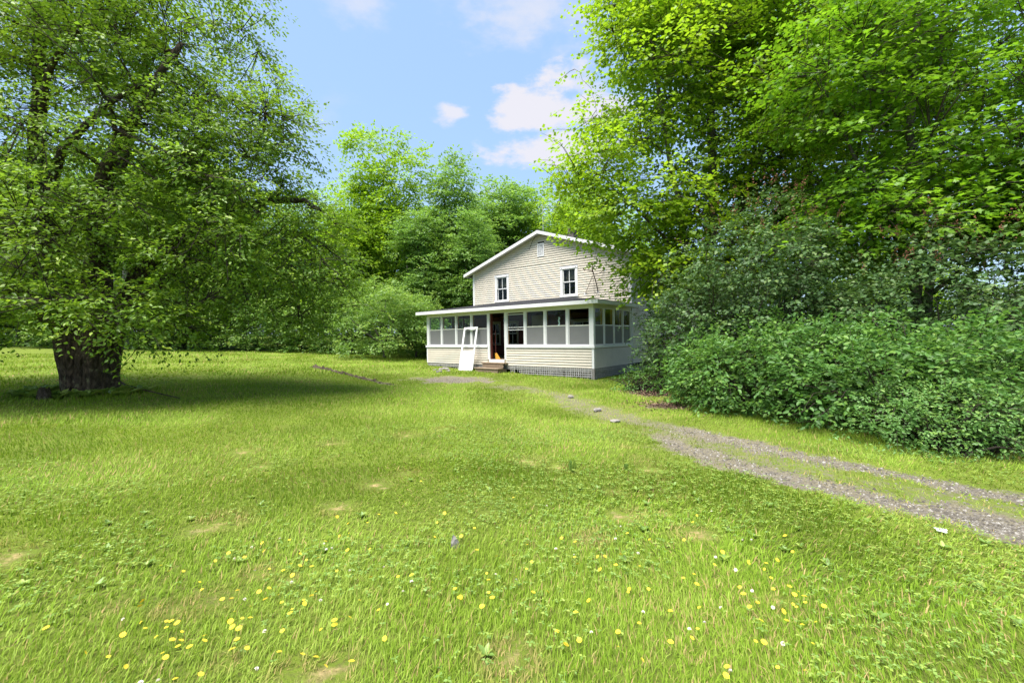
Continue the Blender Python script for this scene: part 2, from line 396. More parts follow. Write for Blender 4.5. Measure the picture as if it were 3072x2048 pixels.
thr = m.node('ShaderNodeMath', {0: bareA, 1: m.node('ShaderNodeMapRange', {0: m.noise(14, 6, .7, vec=pos), 3: -.35, 4: .35}).outputs[0]}, operation='ADD').outputs[0]
fac = m.node('ShaderNodeMapRange', {0: thr, 1: .3, 2: .6}, interpolation_type='SMOOTHSTEP').outputs[0]
strawc = m.ramp(m.noise(60, 4, .7, vec=pos), [(.3, (.20, .13, .06)), (.7, (.50, .37, .19))])
bc = m.mix(strawA, dirtc, strawc)
bc = m.mix(mulchA, bc, m.ramp(m.noise(45, 4, .7, vec=pos), [(.3, (.03, .020, .015)), (.7, (.12, .08, .06))]))
col = m.mix(fac, g2, bc)
nrm = m.bump(m.noise(55, 6, .7, vec=pos), .02)
MAT['soil'] = m.done(m.bsdf(col, .95, .12, nrm))
MU = np.zeros(GX.shape)
for sx, sy, r in MULCH: MU = np.maximum(MU, np.clip(1.6 - np.hypot(GX - sx, GY - sy) / r, 0, 1))
g = link('ground', np_mesh('ground', np.stack([GX, GY, GZ], -1).reshape(-1, 3), F, MAT['soil'], {'bare': B_, 'straw': S_, 'mulch': MU}, True))
tag(g, 'gently sloping lawn with worn gravel wheel tracks and bare patches', 'lawn', kind='structure')

# ------------------------------------------------------------------ house
house = empty('farmhouse', (HX, HY, 0), HA)
tag(house, 'two-storey cream clapboard house with gable front and glazed porch', 'house')
EZ, RZ, RX = 4.98, 6.46, PL / 2                  # wall top at eaves, ridge height at wall, ridge x
slope = (RZ - EZ) / (-RX)
def gable_top(x): return RZ - abs(x - RX) * slope
SB = 0.38                                        # bottom of siding

def clap_rows(parent, mat, z0, z1, xa, xb, holes, put, exp=.1, top=None):
    # put(xb0, xb1, xt0, xt1, za, zb): makes one board; holes: (x0, x1, z0, z1)
    z = z0
    while z < z1 - .012:
        ze = min(z + exp, z1)
        if top:                                   # clip by the gable slopes
            lim = lambda q: (RX - max(0, (RZ - q) / slope), RX + max(0, (RZ - q) / slope))
            l0, r0 = lim(z); l1, r1 = lim(ze); l0, l1 = max(xa, l0), max(xa, l1); r0, r1 = min(xb, r0), min(xb, r1)
        else: l0 = l1 = xa; r0 = r1 = xb
        segs = [(l0, r0, l1, r1)]
        for hx0, hx1, hz0, hz1 in holes:
            if hz0 < ze - .02 and hz1 > z + .02:
                ns = []
                for a0, b0, a1, b1 in segs:
                    if hx0 > a0 + .01 and hx1 < b0 - .01: ns += [(a0, hx0, a1, hx0), (hx1, b0, hx1, b1)]
                    elif hx1 <= a0 or hx0 >= b0: ns.append((a0, b0, a1, b1))
                    elif hx0 <= a0 + .01 and hx1 < b0: ns.append((hx1, b0, hx1, b1))
                    elif hx1 >= b0 - .01 and hx0 > a0: ns.append((a0, hx0, a1, hx0))
                segs = ns
        for a0, b0, a1, b1 in segs:
            if b0 - a0 > .03 and b1 - a1 > .005: put(a0, b0, a1, b1, z, ze)
        z = ze
def front_put(parent, mat, y, name='clapboard', th=.034):
    def put(a0, b0, a1, b1, z, ze):
        j = rng.uniform(-.0012, .0012)
        MB().hexa([(a0, y - th + j, z), (b0, y - th + j, z), (b0, y, z), (a0, y, z), (a1, y - .004 + j, ze), (b1, y - .004 + j, ze), (b1, y, ze), (a1, y, ze)]).build(name, mat, parent)
    return put
def side_put(parent, mat, x, sgn, name='clapboard', th=.034):
    def put(a0, b0, a1, b1, z, ze):
        xs = sorted((x, x + sgn * th)); 
        P = [(x, a0, z), (x + sgn * th, a0, z), (x + sgn * th, b0, z), (x, b0, z), (x, a1, ze), (x + sgn * .004, a1, ze), (x + sgn * .004, b1, ze), (x, b1, ze)]
        if sgn < 0: P = [P[1], P[0], P[3], P[2], P[5], P[4], P[7], P[6]]
        MB().hexa(P).build(name, mat, parent)
    return put
def wall_with_holes(mb, x0, x1, z0, z1, y0, y1, holes):
    xs = sorted({x0, x1, *[h for a in holes for h in a[:2]]}); zs = sorted({z0, z1, *[h for a in holes for h in a[2:]]})
    for i in range(len(xs) - 1):
        zz = None
        for k in range(len(zs) - 1):
            cx, cz = (xs[i] + xs[i + 1]) / 2, (zs[k] + zs[k + 1]) / 2
            solid = not any(a < cx < b and c < cz < d for a, b, c, d in holes)
            if solid and zz is None: zz = zs[k]
            if (not solid or k == len(zs) - 2) and zz is not None:
                mb.box(xs[i], xs[i + 1], y0, y1, zz, zs[k + 1] if solid else zs[k]); zz = None

# upper windows: outer trim rectangles read from the photograph
def rect(c0, c1_, yl):
    (xa, za), (xb, zb) = hw(*c1(*c0), yl), hw(*c1(*c1_), yl); return min(xa, xb), max(xa, xb), min(za, zb), max(za, zb)
W1 = rect((766, 485), (868, 722), PD - .03); W2 = rect((1368, 396), (1503, 672), PD - .03)
hgt = (W1[3] - W1[2] + W2[3] - W2[2]) / 2; zt = (W1[3] + W2[3]) / 2
wid = .92
W1 = ((W1[0] + W1[1]) / 2 - wid / 2, (W1[0] + W1[1]) / 2 + wid / 2, zt - hgt, zt); W2 = ((W2[0] + W2[1]) / 2 - wid / 2, (W2[0] + W2[1]) / 2 + wid / 2, zt - hgt, zt)
VENT = rect((1145, 190), (1208, 302), PD - .02)
print('WINDOWS', W1, W2, VENT)
tr = .125
openU = [(w[0] + tr, w[1] - tr, w[2] + tr * .7, w[3] - tr) for w in (W1, W2)]
# porch-side openings in the lower main wall: windows and the inner door
IN1 = rect((862, 862), (958, 1012), PD); IN2 = (rect((722, 868), (795, 1012), PD))
IN3 = rect((1475, 845), (1650, 1000), PD)
INZ = (1.22, 2.25)
inner = [(IN1[0], IN1[1], *INZ), (IN2[0], IN2[1], *INZ), (IN3[0], min(IN3[1], -.35), 1.15, 2.2)]
DOORIN = rect((1085, 850), (1165, 1100), PD); DOORIN = (DOORIN[0], DOORIN[0] + .86, .62, 2.60)
mb = MB()
wall_with_holes(mb, PL, 0, 0.2, EZ, PD + .004, PD + .14, openU + inner + [DOORIN])
mb.hexa([(PL, PD + .004, EZ), (0, PD + .004, EZ), (0, PD + .14, EZ), (PL, PD + .14, EZ), (RX - .01, PD + .004, RZ), (RX + .01, PD + .004, RZ), (RX + .01, PD + .14, RZ), (RX - .01, PD + .14, RZ)])
SW = [(6.1, 6.95, 3.55, 5.0 - .2), (9.6, 10.4, 3.55, 4.8)]
mb2 = MB()
for xw, s in ((-.004, -1), (PL + .004, 1)):
    xs = sorted((xw, xw + s * .14))
    if s < 0:                                     # right flank has two upper windows
        ys = [PD + .14] + [v for h in SW for v in h[:2]] + [MD - .14]
        for i in range(len(ys) - 1):
            if i % 2 == 0: mb2.box(*xs, ys[i], ys[i + 1], .2, EZ)
            else: mb2.box(*xs, ys[i], ys[i + 1], .2, 3.55); mb2.box(*xs, ys[i], ys[i + 1], 4.8, EZ)
    else: mb2.box(*xs, PD + .14, MD - .14, .2, EZ)
mb2.box(PL, 0, MD - .14, MD, .2, EZ)
mb2.hexa([(PL, MD - .14, EZ), (0, MD - .14, EZ), (0, MD, EZ), (PL, MD, EZ), (RX - .01, MD - .14, RZ), (RX + .01, MD - .14, RZ), (RX + .01, MD, RZ), (RX - .01, MD, RZ)])
mb2.box(PL + .15, -.15, PD + .15, MD - .15, 2.75, 2.9)      # upper floor
mb2.box(PL + .15, -.15, PD + .15, MD - .15, .4, .55)        # ground floor
fw = mb.build('front_wall', MAT['dark'], house)
bw = mb2.build('side_wall', MAT['dark'], house)
cb = .10
holesU = [W1, W2, (VENT[0] - .0, VENT[1] + .0, VENT[2], VENT[3])]
clap_rows(fw, MAT['siding'], 2.80, EZ + .02, PL + cb, -cb, holesU, front_put(fw, MAT['siding'], PD), .105, top=True)
MB().box(PL + .02, -.02, PD - .026, PD, EZ + .02, EZ + .05).build('band_trim', MAT['siding'], fw)
clap_rows(fw, MAT['siding'], EZ + .05, RZ - .02, PL, 0, holesU, front_put(fw, MAT['siding'], PD - .004, th=.037), .105, top=True)
# the old dark red clapboards behind the porch
clap_rows(fw, MAT['red'], .62, 2.75, PL, 0, [(a - .1, b + .1, c - .1, d + .1) for a, b, c, d in inner] + [DOORIN], front_put(fw, MAT['red'], PD, 'old_clapboard', .013), .125)
# right flank and left flank
clap_rows(bw, MAT['siding'], SB, EZ - .1, PD + cb, MD - cb, [(a - .1, b + .1, c - .08, d + .1) for a, b, c, d in SW], side_put(bw, MAT['siding'], 0, 1), .105)
MB().box(PL - .016, PL, PD + cb, MD - cb, SB, EZ).build('left_siding', MAT['siding'], bw)
for x0, x1 in ((PL - .022, PL + cb), (-cb, .022)):
    MB().box(x0, x1, PD - .024, PD - .001, 2.78 if x0 < -1 else 2.7, EZ + .01).build('corner_board', MAT['white'], fw)
MB().box(.0, .023, PD + .0, PD + cb, 2.7, EZ - .02).build('corner_board', MAT['white'], bw)
MB().box(.0, .023, PD + .02, PD + cb, SB, 2.69).build('corner_board', MAT['white'], bw)

def sash_window(w, y, depth=.02, muntin=True, name='window', trim='white', tw=tr, rails=True, axis_='x', xpl=0, sgn=1, blank=False):
    x0, x1, z0, z1 = w
    P = (lambda a, b, c, d, e, f: (a, b, c, d, e, f)) if axis_ == 'x' else (lambda a, b, c, d, e, f: (xpl + min(sgn * -(c - 0), sgn * -(d - 0)), xpl + max(sgn * -c, sgn * -d), a, b, e, f))
    f = MB()
    f.box(*P(x0, x0 + tw, y - depth, y + .10, z0 + tw * .7, z1 - tw)); f.box(*P(x1 - tw, x1, y - depth, y + .10, z0 + tw * .7, z1 - tw))
    f.box(*P(x0 - .02, x1 + .02, y - depth - .014, y + .10, z1 - tw, z1)); f.box(*P(x0 - .03, x1 + .03, y - depth - .03, y + .10, z0, z0 + tw * .7))
    win = f.build(name, MAT[trim], house, bevel=.003)
    a0, a1, b0, b1 = x0 + tw + .002, x1 - tw - .002, z0 + tw * .7 + .002, z1 - tw - .002; mid = (b0 + b1) / 2; sw = .042
    for k, (c0, c1_, yy) in enumerate(((b0, mid + .015, y + .05), (mid - .015, b1, y + .022))):
        s = MB(); s.box(*P(a0, a0 + sw, yy, yy + .026, c0, c1_)); s.box(*P(a1 - sw, a1, yy, yy + .026, c0, c1_)); s.box(*P(a0 + sw, a1 - sw, yy, yy + .026, c0, c0 + sw)); s.box(*P(a0 + sw, a1 - sw, yy, yy + .026, c1_ - sw, c1_))
        s.build('sash', MAT['white'], win)
        if muntin: MB().box(*P((a0 + a1) / 2 - .014, (a0 + a1) / 2 + .014, yy + .003, yy + .023, c0 + sw, c1_ - sw)).build('muntin', MAT['white'], win)
        for q0, q1 in (((a0 + sw, (a0 + a1) / 2), ((a0 + a1) / 2, a1 - sw)) if muntin else ((a0 + sw, a1 - sw),)):
            MB().box(*P(q0, q1, yy + .011, yy + .015, c0 + sw, c1_ - sw)).build('pane', MAT['glass'], win)
    return win
for w in (W1, W2):
    win = sash_window(w, PD - .015)
    for q in (w[0] + .09, w[1] - .09): MB().box(q - .012, q + .012, PD - .062, PD - .049, w[3] - .09, w[3] - .065).build('bracket', MAT['metal_dark'], win)
    MB().box(w[0] + tr + .05, w[1] - tr - .05, PD + .16, PD + .17, (w[2] + w[3]) / 2 + .1, w[3] - tr).build('roller_blind', MAT['metal_dark'], win)
for a, b, c, d in SW: sash_window((a - .1, b + .1, c - .08, d + .1), -.02, axis_='y', xpl=0, sgn=1, tw=.10)
for a, b, c, d in inner: sash_window((a - .1, b + .1, c - .1, d + .1), PD - .015, trim='tan', tw=.1, muntin=b - a < 1.2)
# gable vent
v = MB(); x0, x1, z0, z1 = VENT
for q in ((x0, x0 + .05, z0, z1), (x1 - .05, x1, z0, z1), (x0 + .05, x1 - .05, z1 - .05, z1), (x0 + .05, x1 - .05, z0, z0 + .05)): v.box(q[0], q[1], PD - .045, PD - .001, q[2], q[3])
vent = v.build('gable_vent', MAT['white'], house)
zz = z0 + .06
while zz < z1 - .07:
    MB().hexa([(x0 + .05, PD - .04, zz), (x1 - .05, PD - .04, zz), (x1 - .05, PD - .034, zz), (x0 + .05, PD - .034, zz), (x0 + .05, PD - .012, zz + .045), (x1 - .05, PD - .012, zz + .045), (x1 - .05, PD - .006, zz + .045), (x0 + .05, PD - .006, zz + .045)]).build('louvre_slat', MAT['white'], vent)
    zz += .05
MB().box(x0 + .05, x1 - .05, PD - .006, PD - .002, z0 + .05, z1 - .05).build('backing', MAT['dark'], vent)

# main roof
OV, OVE, TH = .30, .42, .10
def roof_slab(sg, name):
    xe = RX + sg * (-RX + OVE); zr, ze = RZ + .03, RZ + .03 - (-RX + OVE) * slope
    y0, y1 = PD - OV, MD + OV
    r = MB().hexa([(RX, y0, zr), (xe, y0, ze), (xe, y1, ze), (RX, y1, zr), (RX, y0, zr + TH), (xe, y0, ze + TH), (xe, y1, ze + TH), (RX, y1, zr + TH)] if sg > 0 else
                  [(xe, y0, ze), (RX, y0, zr), (RX, y1, zr), (xe, y1, ze), (xe, y0, ze + TH), (RX, y0, zr + TH), (RX, y1, zr + TH), (xe, y1, ze + TH)]).build(name, MAT['shingle'], house)
    # rake board, white, on the gable edge
    q0, q1 = (zr - .06, zr + TH - .012); e0, e1 = (ze - .06, ze + TH - .012); xs = xe + sg * .004
    P = [(RX, y0 - .03, q0), (xs, y0 - .03, e0), (xs, y0 - .002, e0), (RX, y0 - .002, q0), (RX, y0 - .03, q1), (xs, y0 - .03, e1), (xs, y0 - .002, e1), (RX, y0 - .002, q1)]
    if sg < 0: P = [P[1], P[0], P[3], P[2], P[5], P[4], P[7], P[6]]
    MB().hexa(P).build('rake_board', MAT['white'], r)
    P = [(RX, y0, zr - .02), (xe, y0, ze - .02), (xe, PD - .03, ze - .02), (RX, PD - .03, zr - .02), (RX, y0, zr - .003), (xe, y0, ze - .003), (xe, PD - .03, ze - .003), (RX, PD - .03, zr - .003)]
    if sg < 0: P = [P[1], P[0], P[3], P[2], P[5], P[4], P[7], P[6]]
    MB().hexa(P).build('rake_soffit', MAT['soffit'], r)
    MB().box(min(xe, xe + sg * .025), max(xe, xe + sg * .025), y0, y1, ze - .05, ze + TH - .015).build('eave_fascia', MAT['white'], r)
    # shingle courses: shallow steps up the slope
    L_ = -RX + OVE; n_ = 30
    c = MB()
    for k in range(n_):
        a, b = k * L_ / n_, (k + 1) * L_ / n_
        f = lambda d, o: (RX + sg * d, RZ + .03 + TH - d * slope + o)
        (xa, za), (xb, zb) = f(a, .003), f(b, .012); (xa2, za2), (xb2, zb2) = f(a, .001), f(b, .001)
        P = [(xa, y0 - .02, za2), (xb, y0 - .02, zb2), (xb, y1, zb2), (xa, y1, za2), (xa, y0 - .02, za), (xb, y0 - .02, zb), (xb, y1, zb), (xa, y1, za)]
        if sg < 0: P = [P[1], P[0], P[3], P[2], P[5], P[4], P[7], P[6]]
        c.hexa(P)
    tag(c.build('shingles', MAT['shingle'], r), kind='stuff')
    return r
rr = roof_slab(1, 'roof'); rl = roof_slab(-1, 'roof')
MB().hexa([(RX - .14, PD - OV, RZ + .12), (RX + .14, PD - OV, RZ + .12), (RX + .14, MD + OV, RZ + .12), (RX - .14, MD + OV, RZ + .12), (RX - .02, PD - OV, RZ + .165), (RX + .02, PD - OV, RZ + .165), (RX + .02, MD + OV, RZ + .165), (RX - .02, MD + OV, RZ + .165)]).build('ridge_cap', MAT['shingle'], rr)
chx, chz = hw(*c1(1458, 90), 6.8)
ch = MB().box(chx - .27, chx + .27, 6.55, 7.05, RZ - .4, chz).build('chimney', MAT['brick'], rr, bevel=.01)
MB().box(chx - .31, chx + .31, 6.50, 7.10, chz, chz + .07).build('chimney_cap', MAT['brick'], rr)
MB().tube([(chx - .16, 6.8, chz + .07), (chx - .16, 6.8, chz + .42)], .09, 10).build('flue_pipe', MAT['metal_dark'], rr)
# antenna rod on the ridge
axx, az_ = hw(*c1(1196, -5), 4.4)
rod = empty('antenna_rod'); rod.parent = None
ob = MB().tube([h2w(axx, 4.4, RZ - .3 + .1), h2w(axx, 4.4, RZ + 1.75)], .016, 6).build('antenna_rod_tmp', MAT['metal_grey'])
bpy.data.objects.remove(rod); ob.name = 'antenna_rod'
tag(ob, 'thin bare antenna rod rising from the roof ridge', 'antenna')

# ------------------------------------------------------------------ porch
POSTS = [0, -1.09, -2.10, -3.07, -4.10, -5.02, -6.06, -7.03, -8.01, PL]
SILL, HEAD, PF = 1.19, 2.56, .60                 # sill top, window head, porch floor
door = (POSTS[5] + .06, POSTS[4] - .05)
knee = MB(); knee.box(door[1] + .02, -.01, .002, .10, SB, SILL - .06); knee.box(PL + .01, door[0] - .02, .002, .10, SB, SILL - .06)
knee.box(-.10, -.002, .10, PD - .03, SB, SILL - .06); knee.box(PL + .002, PL + .10, .10, PD - .03, SB, SILL - .06)
pw = knee.build('porch_wall', MAT['tan'], house)
for xa, xb in ((PL + .06, door[0] - .12), (door[1] + .11, -.07)):
    clap_rows(pw, MAT['siding'], SB, SILL - .09, xa, xb, [], front_put(pw, MAT['siding'], 0), .1)
clap_rows(pw, MAT['siding'], SB, SILL - .09, .07, PD - .03, [], side_put(pw, MAT['siding'], 0, 1), .1)
clap_rows(pw, MAT['siding'], SB, SILL - .09, .07, PD - .03, [], side_put(pw, MAT['siding'], PL, -1), .1)
for nm, x0, x1, y0, y1 in (('corner_board', -.065, .022, -.024, .0), ('corner_board', .0, .022, .0, .065), ('corner_board', PL - .022, PL + .055, -.024, 0)):
    MB().box(x0, x1, y0, y1, SB - .01, SILL - .09).build(nm, MAT['white'], pw)
# sills
for q in ((PL - .06, door[0] - .11, -.06, .11), (door[1] + .10, .06, -.06, .11)): MB().box(*q, SILL - .09, SILL).build('sill', MAT['white'], pw, bevel=.006)
MB().box(-.11, .06, .11, PD - .03, SILL - .09, SILL - .001).build('sill', MAT['white'], pw, bevel=.006)
MB().box(PL - .06, PL + .11, .11, PD - .03, SILL - .09, SILL - .001).build('sill', MAT['white'], pw, bevel=.006)
# floor, beams, ceiling
fl = MB().box(PL + .02, -.02, .02, PD - .02, PF - .12, PF).build('porch_floor', MAT['step_wood'], house)
MB().box(PL + .01, -.01, -.01, .03, SB - .12, SB - .002).build('rim_beam', MAT['grey_wood'], fl)
MB().box(-.03, .012, .03, PD, SB - .12, SB - .002).build('rim_beam', MAT['grey_wood'], fl)
hd = MB(); hd.box(PL, 0, 0, .11, HEAD, 2.69); hd.box(-.11, 0, .11, PD - .03, HEAD, 2.69); hd.box(PL, PL + .11, .11, PD - .03, HEAD, 2.69)
hd.build('header_beam', MAT['soffit'], house)
MB().box(PL + .12, -.12, .12, PD - .03, 2.66, 2.69).build('porch_ceiling', MAT['ceil'], house)
for x in np.arange(PL + .6, -.2, .62): MB().box(x, x + .04, .13, PD - .04, 2.57, 2.655).build('ceiling_joist', MAT['darkwood'], house)
# posts with white faces outside and raw studs inside
def post(x, y, w=.10, d=.10, z0=SILL, raw=True, dirx=True):
    p = MB()
    if dirx: p.box(x - w / 2, x + w / 2, y - .012, y + .045, z0, HEAD)
    else: p.box(y - .045, y + .012, x - w / 2, x + w / 2, z0, HEAD)
    o = p.build('porch_post', MAT['white'], house, bevel=.003)
    if raw:
        q = MB()
        if dirx: q.box(x - w / 2 + .006, x + w / 2 - .006, y + .047, y + .15, z0, HEAD)
        else: q.box(y - .15, y - .047, x - w / 2 + .006, x + w / 2 - .006, z0, HEAD)
        q.build('stud', MAT['raw_wood'], o)
    return o
for i, x in enumerate(POSTS):
    if i in (0, len(POSTS) - 1): continue
    if i in (4, 5): post(x + (.03 if i == 4 else -.01), -.002, .14, z0=PF)
    else: post(x, 0)
for x in (-.075, PL + .075):
    o = MB().box(x - .085, x + .085, -.014, .12, SILL, HEAD).build('porch_post', MAT['white'], house, bevel=.004)
SIDE = [.12, .85, 1.67, 2.46, PD - .06]
for y in SIDE[1:-1]: post(y, 0, .075, dirx=False); 
for y in SIDE[1:-1]:
    MB().box(PL - .012, PL + .045, y - .04, y + .04, SILL, HEAD).build('porch_post', MAT['raw_wood'], house)
MB().box(-.06, .014, PD - .13, PD - .026, SILL, HEAD).build('porch_post', MAT['white'], house)
MB().box(PL - .014, PL + .06, PD - .13, PD - .026, SILL, HEAD).build('porch_post', MAT['white'], house)
# window bays: frame, clear upper pane, grey screen below
MIDZ = 1.93
def bay(x0, x1, side=None, kind='screen'):
    B = (lambda a, b, c, d, e, f: (a, b, c, d, e, f)) if side is None else ((lambda a, b, c, d, e, f: (-d, -c, a, b, e, f)) if side == 'r' else (lambda a, b, c, d, e, f: (PL + c, PL + d, a, b, e, f)))
    f = MB(); y0, y1 = .02, .045; t = .03
    f.box(*B(x0, x0 + t, y0, y1, SILL, HEAD)); f.box(*B(x1 - t, x1, y0, y1, SILL, HEAD)); f.box(*B(x0 + t, x1 - t, y0, y1, HEAD - t, HEAD)); f.box(*B(x0 + t, x1 - t, y0, y1, SILL, SILL + t * 1.4))
    w = f.build('porch_window', MAT['white'], house)
    j = rng.uniform(-.012, .012)
    if kind == 'screen':
        MB().box(*B(x0 + t, x1 - t, y0 - .004, y1, MIDZ - .018 + j, MIDZ + .018 + j)).build('meeting_rail', MAT['metal_grey' if side else 'soffit'], w)
        MB().box(*B(x0 + t, x1 - t, .030, .033, MIDZ + .018 + j, HEAD - t)).build('pane', MAT['glass'], w)
        MB().box(*B(x0 + t, x1 - t, .024, .026, SILL + t * 1.4, MIDZ - .018 + j)).build('screen', MAT['screen'], w)
    else:
        for z in (1.83, 1.93, HEAD - .10): MB().box(*B(x0 + t, x1 - t, y0 - .004, y1, z - .014, z + .014)).build('sash_rail', MAT['white'], w)
        MB().box(*B(x0 + t, x1 - t, .030, .033, 1.93 + .014, HEAD - .114)).build('pane', MAT['glass'], w)
fb = [(POSTS[i + 1] + .05 + (.05 if i == 3 else .0), POSTS[i] - .05) for i in range(9)]
fb[0] = (fb[0][0], -.16); fb[8] = (PL + .16, fb[8][1]); fb[3] = (POSTS[4] + .10, fb[3][1]); fb[5] = (fb[5][0], POSTS[5] - .08)
for i, (a, b) in enumerate(fb):
    if i == 4: continue
    bay(a, b, None, 'sash' if i == 3 else 'screen')
for k in range(4):
    e = .037 if k else 0
    a, b = SIDE[k] + e, SIDE[k + 1] - (.038 if k < 3 else .07)
    bay(a, b, 'r'); bay(a, b, 'l')
# door opening: white threshold, red reveal
MB().box(door[0] - .02, door[1] + .02, -.05, .12, SB + .10, PF - .002).build('threshold', MAT['white'], house, bevel=.004)
MB().box(door[0] - .01, door[0] + .035, .05, .16, PF, HEAD).build('door_jamb', MAT['red'], house)
MB().box(door[1] - .035, door[1] + .01, .05, .16, PF, HEAD).build('door_jamb', MAT['red'], house)
# inner house door, shut, brown
dr = MB().box(DOORIN[0] + .02, DOORIN[1] - .02, PD + .02, PD + .06, .62, 2.58).build('house_door', MAT['tan'], house)
for zz0, zz1 in ((.75, 1.35), (1.45, 2.45)): MB().box(DOORIN[0] + .14, DOORIN[1] - .14, PD + .012, PD + .02, zz0, zz1).build('door_panel', MAT['tan'], dr)
MB().tube([(DOORIN[0] + .09, PD + .02, 1.4), (DOORIN[0] + .09, PD - .04, 1.4)], .025, 8).build('door_knob', MAT['metal_dark'], dr)
# porch hip roof
PEZ, OVP = 2.80, .36
zj = 3.34                                         # where it meets the wall
run = PD + OVP
hipL, hipR = PL - OVP + run, OVP - run
y0 = -OVP
E = [(PL - OVP, y0, PEZ), (OVP, y0, PEZ), (OVP, PD - .004, PEZ), (hipR, PD - .004, zj), (hipL, PD - .004, zj), (PL - OVP, PD - .004, PEZ)]
low = [(a, b, c - .03) for a, b, c in E]
pr = MB().add(E + low, [(0, 1, 3, 4), (1, 2, 3), (5, 0, 4), (6, 10, 9, 7), (7, 9, 8), (11, 10, 6), (0, 6, 7, 1), (1, 7, 8, 2), (5, 11, 6, 0), (2, 8, 9, 3), (3, 9, 10, 4), (4, 10, 11, 5)]).build('porch_roof', MAT['shingle'], house)
c = MB(); n_ = 24
for k in range(n_):                               # shingle courses, each butt edge raised
    f0, f1 = k / n_, (k + 1) / n_
    def L3(a, b, f): return tuple(a[i] + (b[i] - a[i]) * f for i in range(3))
    for a, b, c_, d in ((E[0], E[1], E[3], E[4]), (E[1], E[2], E[3], E[3]), (E[5], E[0], E[4], E[4])):
        if a == E[1] or a == E[5]:
            if a == E[1]: p, q, r_, s = L3(E[1], E[3], f0), L3(E[2], E[3], f0), L3(E[2], E[3], f1), L3(E[1], E[3], f1)
            else: p, q, r_, s = L3(E[5], E[4], f0), L3(E[0], E[4], f0), L3(E[0], E[4], f1), L3(E[5], E[4], f1)
        else: p, q, r_, s = L3(a, d, f0), L3(b, c_, f0), L3(b, c_, f1), L3(a, d, f1)
        up = lambda t, o: (t[0], t[1], t[2] + o)
        c.hexa([up(p, .001), up(q, .001), up(r_, .001), up(s, .001), up(p, .014), up(q, .014), up(r_, .003), up(s, .003)])
tag(c.build('shingles', MAT['shingle'], pr), kind='stuff')
def fascia(a, b, x): MB().hexa(x).build('fascia', MAT['white'], pr, bevel=.003)
ft, fb_ = PEZ - .004, PEZ - .135
MB().box(PL - OVP - .022, OVP + .022, y0 - .022, y0, fb_, ft).build('fascia', MAT['white'], pr)
MB().box(OVP, OVP + .022, y0, PD - .03, fb_, ft).build('fascia', MAT['white'], pr)
MB().box(PL - OVP - .022, PL - OVP, y0, PD - .03, fb_, ft).build('fascia', MAT['white'], pr)
MB().box(PL - OVP, OVP, y0, -.001, fb_ + .012, fb_ + .028).build('soffit', MAT['soffit'], pr)
MB().box(.001, OVP, .0, PD - .03, fb_ + .012, fb_ + .028).build('soffit', MAT['soffit'], pr)
MB().box(PL - OVP, PL - .001, .0, PD - .03, fb_ + .012, fb_ + .028).build('soffit', MAT['soffit'], pr)
MB().box(.12, .16, PD - .09, PD - .05, 1.3, PEZ - .13).build('downpipe', MAT['soffit'], house) if False else None

# lattice skirt: every slat a piece
sk = MB()
for x in (-8.9, -7.2, -5.3, -3.75, -1.9, -.06): sk.box(x - .06, x + .06, .06, .18, -.15, SB - .13)
skirt = sk.build('lattice_skirt', MAT['grey_wood'], house)
def gl(x, y): w = h2w(x, y); return gz1(w[0], w[1])
sl = {}
def slat(x, y, z0, z1, w, side=False):
    if z1 - z0 < .03: return
    a = MB()
    if side: a.box(.012, .022, y - w / 2, y + w / 2, z0, z1)
    else: a.box(x - w / 2, x + w / 2, -.018, -.008, z0, z1)
    a.build('slat', MAT['lattice'], skirt)
x = PL + .05
while x < -.04:
    if not (-6.5 < x < -3.85) or rng.random() < .5:
        if rng.random() > (.25 if x < -3.2 and x > -3.9 else .08): slat(x + rng.uniform(-.008, .008), 0, gl(x, 0) - .03 + (rng.uniform(0, .12) if rng.random() < .25 else 0), SB - .005, .028)
    x += .088
for zc in (.07, .155, .24, .31):
    xa = -3.3 if zc < .2 else -8.8
    a = MB(); a.box(xa, -.05, -.030, -.020, zc - .013, zc + .013)
    if gl(xa, 0) < zc: a.build('slat', MAT['lattice'], skirt)
    else: a = MB().box(-4.2 if zc < .28 else -6, -.05, -.030, -.020, zc - .013, zc + .013).build('slat', MAT['lattice'], skirt)
y = .08
while y < PD: slat(0, y, gl(0, y) - .04, SB - .005, .024, True); y += .075
for zc in (.03, .10, .17, .24, .31): MB().box(.023, .033, .04, PD, zc - .011, zc + .011).build('slat', MAT['lattice'], skirt)
MB().box(-.06, .04, -.04, .0, -.1, SB - .012).build('corner_post', MAT['grey_wood'], skirt)
fnd = MB().box(PL + .05, -.05, PD + .1, MD, -.3, SB - .01).build('foundation', MAT['concrete'], house)

# ------------------------------------------------------------------ steps, leaning door, small things at the porch
st = empty('porch_steps', h2w(-4.56, -.3, gl(-4.56, -.5)), HA); stz = gl(-4.56, -.5)
tag(st, 'two worn wooden steps below the open porch doorway', 'steps')
for nm, x0, x1, y0_, y1_, z0_, z1_ in (('tread', -.62, .62, -.02, .27, .44, .485), ('tread', -.75, .60, -.36, -.03, .235, .275), ('riser', -.58, .58, .0, .03, .28, .438), ('riser', -.68, .56, -.33, -.30, .0, .233),
                                       ('stringer', -.58, -.53, -.29, .26, -.1, .232), ('stringer', .50, .55, -.29, .26, -.1, .232)):
    MB().box(x0, x1, y0_, y1_, z0_ - (stz if z0_ > -.05 and z0_ != 0 else 0) + (0 if z0_ else -.05), z1_ - stz).build(nm, MAT['step_wood'], st, bevel=.008)
